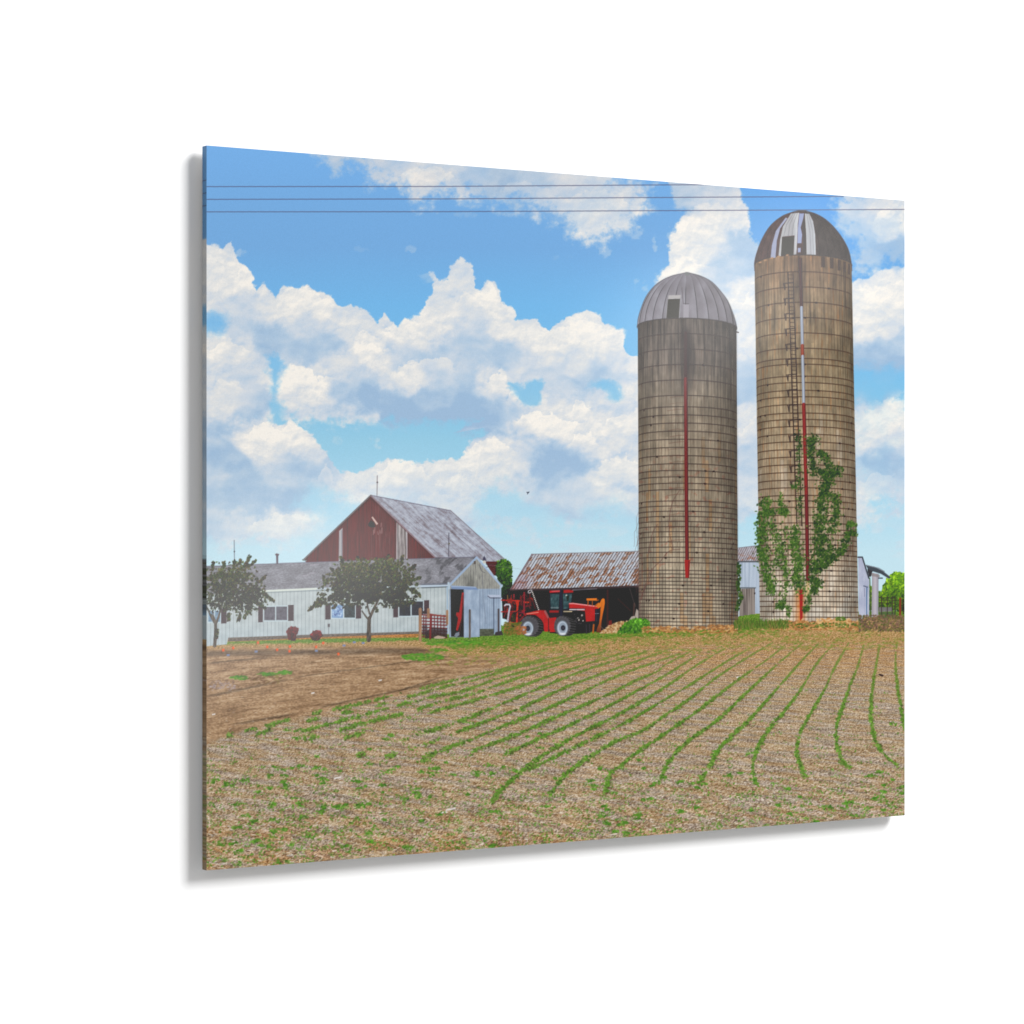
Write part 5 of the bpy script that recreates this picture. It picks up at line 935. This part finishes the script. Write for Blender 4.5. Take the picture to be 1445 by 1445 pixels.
# polished edge: the picture is carried round the four sides
def edge_strip(n, pos, ink):
    """pos(k) -> (front, back) points, ink (n+1,3)"""
    v = []; c = []
    for k in range(n+1):
        f, bk = pos(k); v += [f, bk]; c += [ink[k], ink[k]]
    fs = [(2*k, 2*k+2, 2*k+3, 2*k+1) for k in range(n)]
    return v, fs, c
V = []; F = []; CC = []
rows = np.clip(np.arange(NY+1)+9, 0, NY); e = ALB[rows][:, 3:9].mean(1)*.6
def add(v, f, c):
    n = len(V); V.extend(v); F.extend([tuple(i+n for i in q) for q in f]); CC.extend(c)
add(*edge_strip(NY, lambda k: ((0, YF, ZZ[k]), (0, YB, ZZ[k])), e))
v, f, c = edge_strip(NY, lambda k: ((WID, YF, ZZ[k]), (WID, YB, ZZ[k])), ALB[:, -9:-3].mean(1)); add(v, [q[::-1] for q in f], c)
v, f, c = edge_strip(NX, lambda k: ((XX[k], YF, HEI), (XX[k], YB, HEI)), ALB[3:9].mean(0)); add(v, [q[::-1] for q in f], c)
add(*edge_strip(NX, lambda k: ((XX[k], YF, 0), (XX[k], YB, 0)), ALB[-9:-3].mean(0)))
raw_mesh('panel_edge', V, F, M_EDGE, root, np.array(CC, np.float32))
raw_mesh('backing', [(0, YB, 0), (WID, YB, 0), (WID, YB, HEI), (0, YB, HEI)], [(3, 2, 1, 0)], M_BACK, root)
v, f = box_faces(.10, YB+.0001, HEI-.075, WID-.10, -.0001, HEI-.045); raw_mesh('hanging_cleat', v, f, M_CLEAT, root)

# ---- camera
cd = bpy.data.cameras.new('camera'); cam = link(bpy.data.objects.new('camera', cd)); S.camera = cam
FPX = 3777.; cd.sensor_width = 36; cd.lens = 36*FPX/1445; cd.clip_start = .05; cd.clip_end = 50
eE = Vector((.848, -.530)); nN = Vector((.530, .848))           # panel axes seen from the camera: right/depth
c_, s_ = .8480, .5300; n_ = math.hypot(c_, s_); c_ /= n_; s_ /= n_
D1 = HEI*FPX/1023.1; X1 = (291.5-722.5)/FPX*D1
# left front edge at (X1, D1) in camera right/depth; panel runs along (c, s); outward normal (s, -c)
px_, py_ = -X1, -D1
along = px_*c_+py_*s_; out = px_*s_-py_*c_
cam.location = (along, YF-out, Z0+HEI/2)
yaw = math.atan2(s_, c_)                                          # forward = (s, c) in world x, y
cam.rotation_euler = (math.pi/2, 0, -yaw)
cd.shift_x = 0; cd.shift_y = -(722.5-716.8)/1445
S.render.resolution_x = S.render.resolution_y = 1024

# ---- light: one softbox up on the right, a narrow strip light whose sheen lies across the acrylic, soft white room light
def area(name, loc, target, sx, sy, power, roll=None):
    l = bpy.data.lights.new(name, 'AREA'); l.shape = 'RECTANGLE'; l.size = sx; l.size_y = sy; l.energy = power
    o = link(bpy.data.objects.new(name, l)); o.location = loc; d = (Vector(target)-Vector(loc)).normalized()
    if roll is None: o.rotation_euler = d.to_track_quat('-Z', 'Y').to_euler()
    else:
        z = -d; x = (Vector(roll)-z*Vector(roll).dot(z)).normalized(); y = z.cross(x)
        from mathutils import Matrix
        o.rotation_euler = Matrix((x, y, z)).transposed().to_euler()
    return o
mid = Vector((WID/2, YF, Z0+HEI/2)); kd = Vector((8.0, -10.0, 8.8)).normalized()
area('softbox_lamp', mid+kd*7.5, mid, 2.9, 2.9, 703)
def on_panel(px, py):
    u, v = _ap(HI, px, py); return Vector((u/NX*WID, YF, Z0+HEI-v/NY*HEI))
def mirrored(p, t):
    d = (p-cam.location).normalized(); return p+Vector((d.x, -d.y, d.z))*t
for A_, B_ in ((on_panel(1195, 320), on_panel(905, 520)), (on_panel(570, 755), on_panel(215, 925))):   # two narrow tubes in one line
    A_, B_ = mirrored(A_, 1.1), mirrored(B_, 1.1); l_ = (A_-B_).length
    area('tube_lamp', (A_+B_)/2, mid, l_, .12, 4.0*math.pi*l_*.12, A_-B_)
w = bpy.data.worlds.new('World'); S.world = w; w.use_nodes = True
bg = w.node_tree.nodes['Background']; bg.inputs['Color'].default_value = (1, 1, 1, 1); bg.inputs['Strength'].default_value = .5

S.view_settings.view_transform = 'Standard'; S.view_settings.look = 'None'; S.view_settings.exposure = 0; S.view_settings.gamma = 1
S.view_settings.use_curve_mapping = False
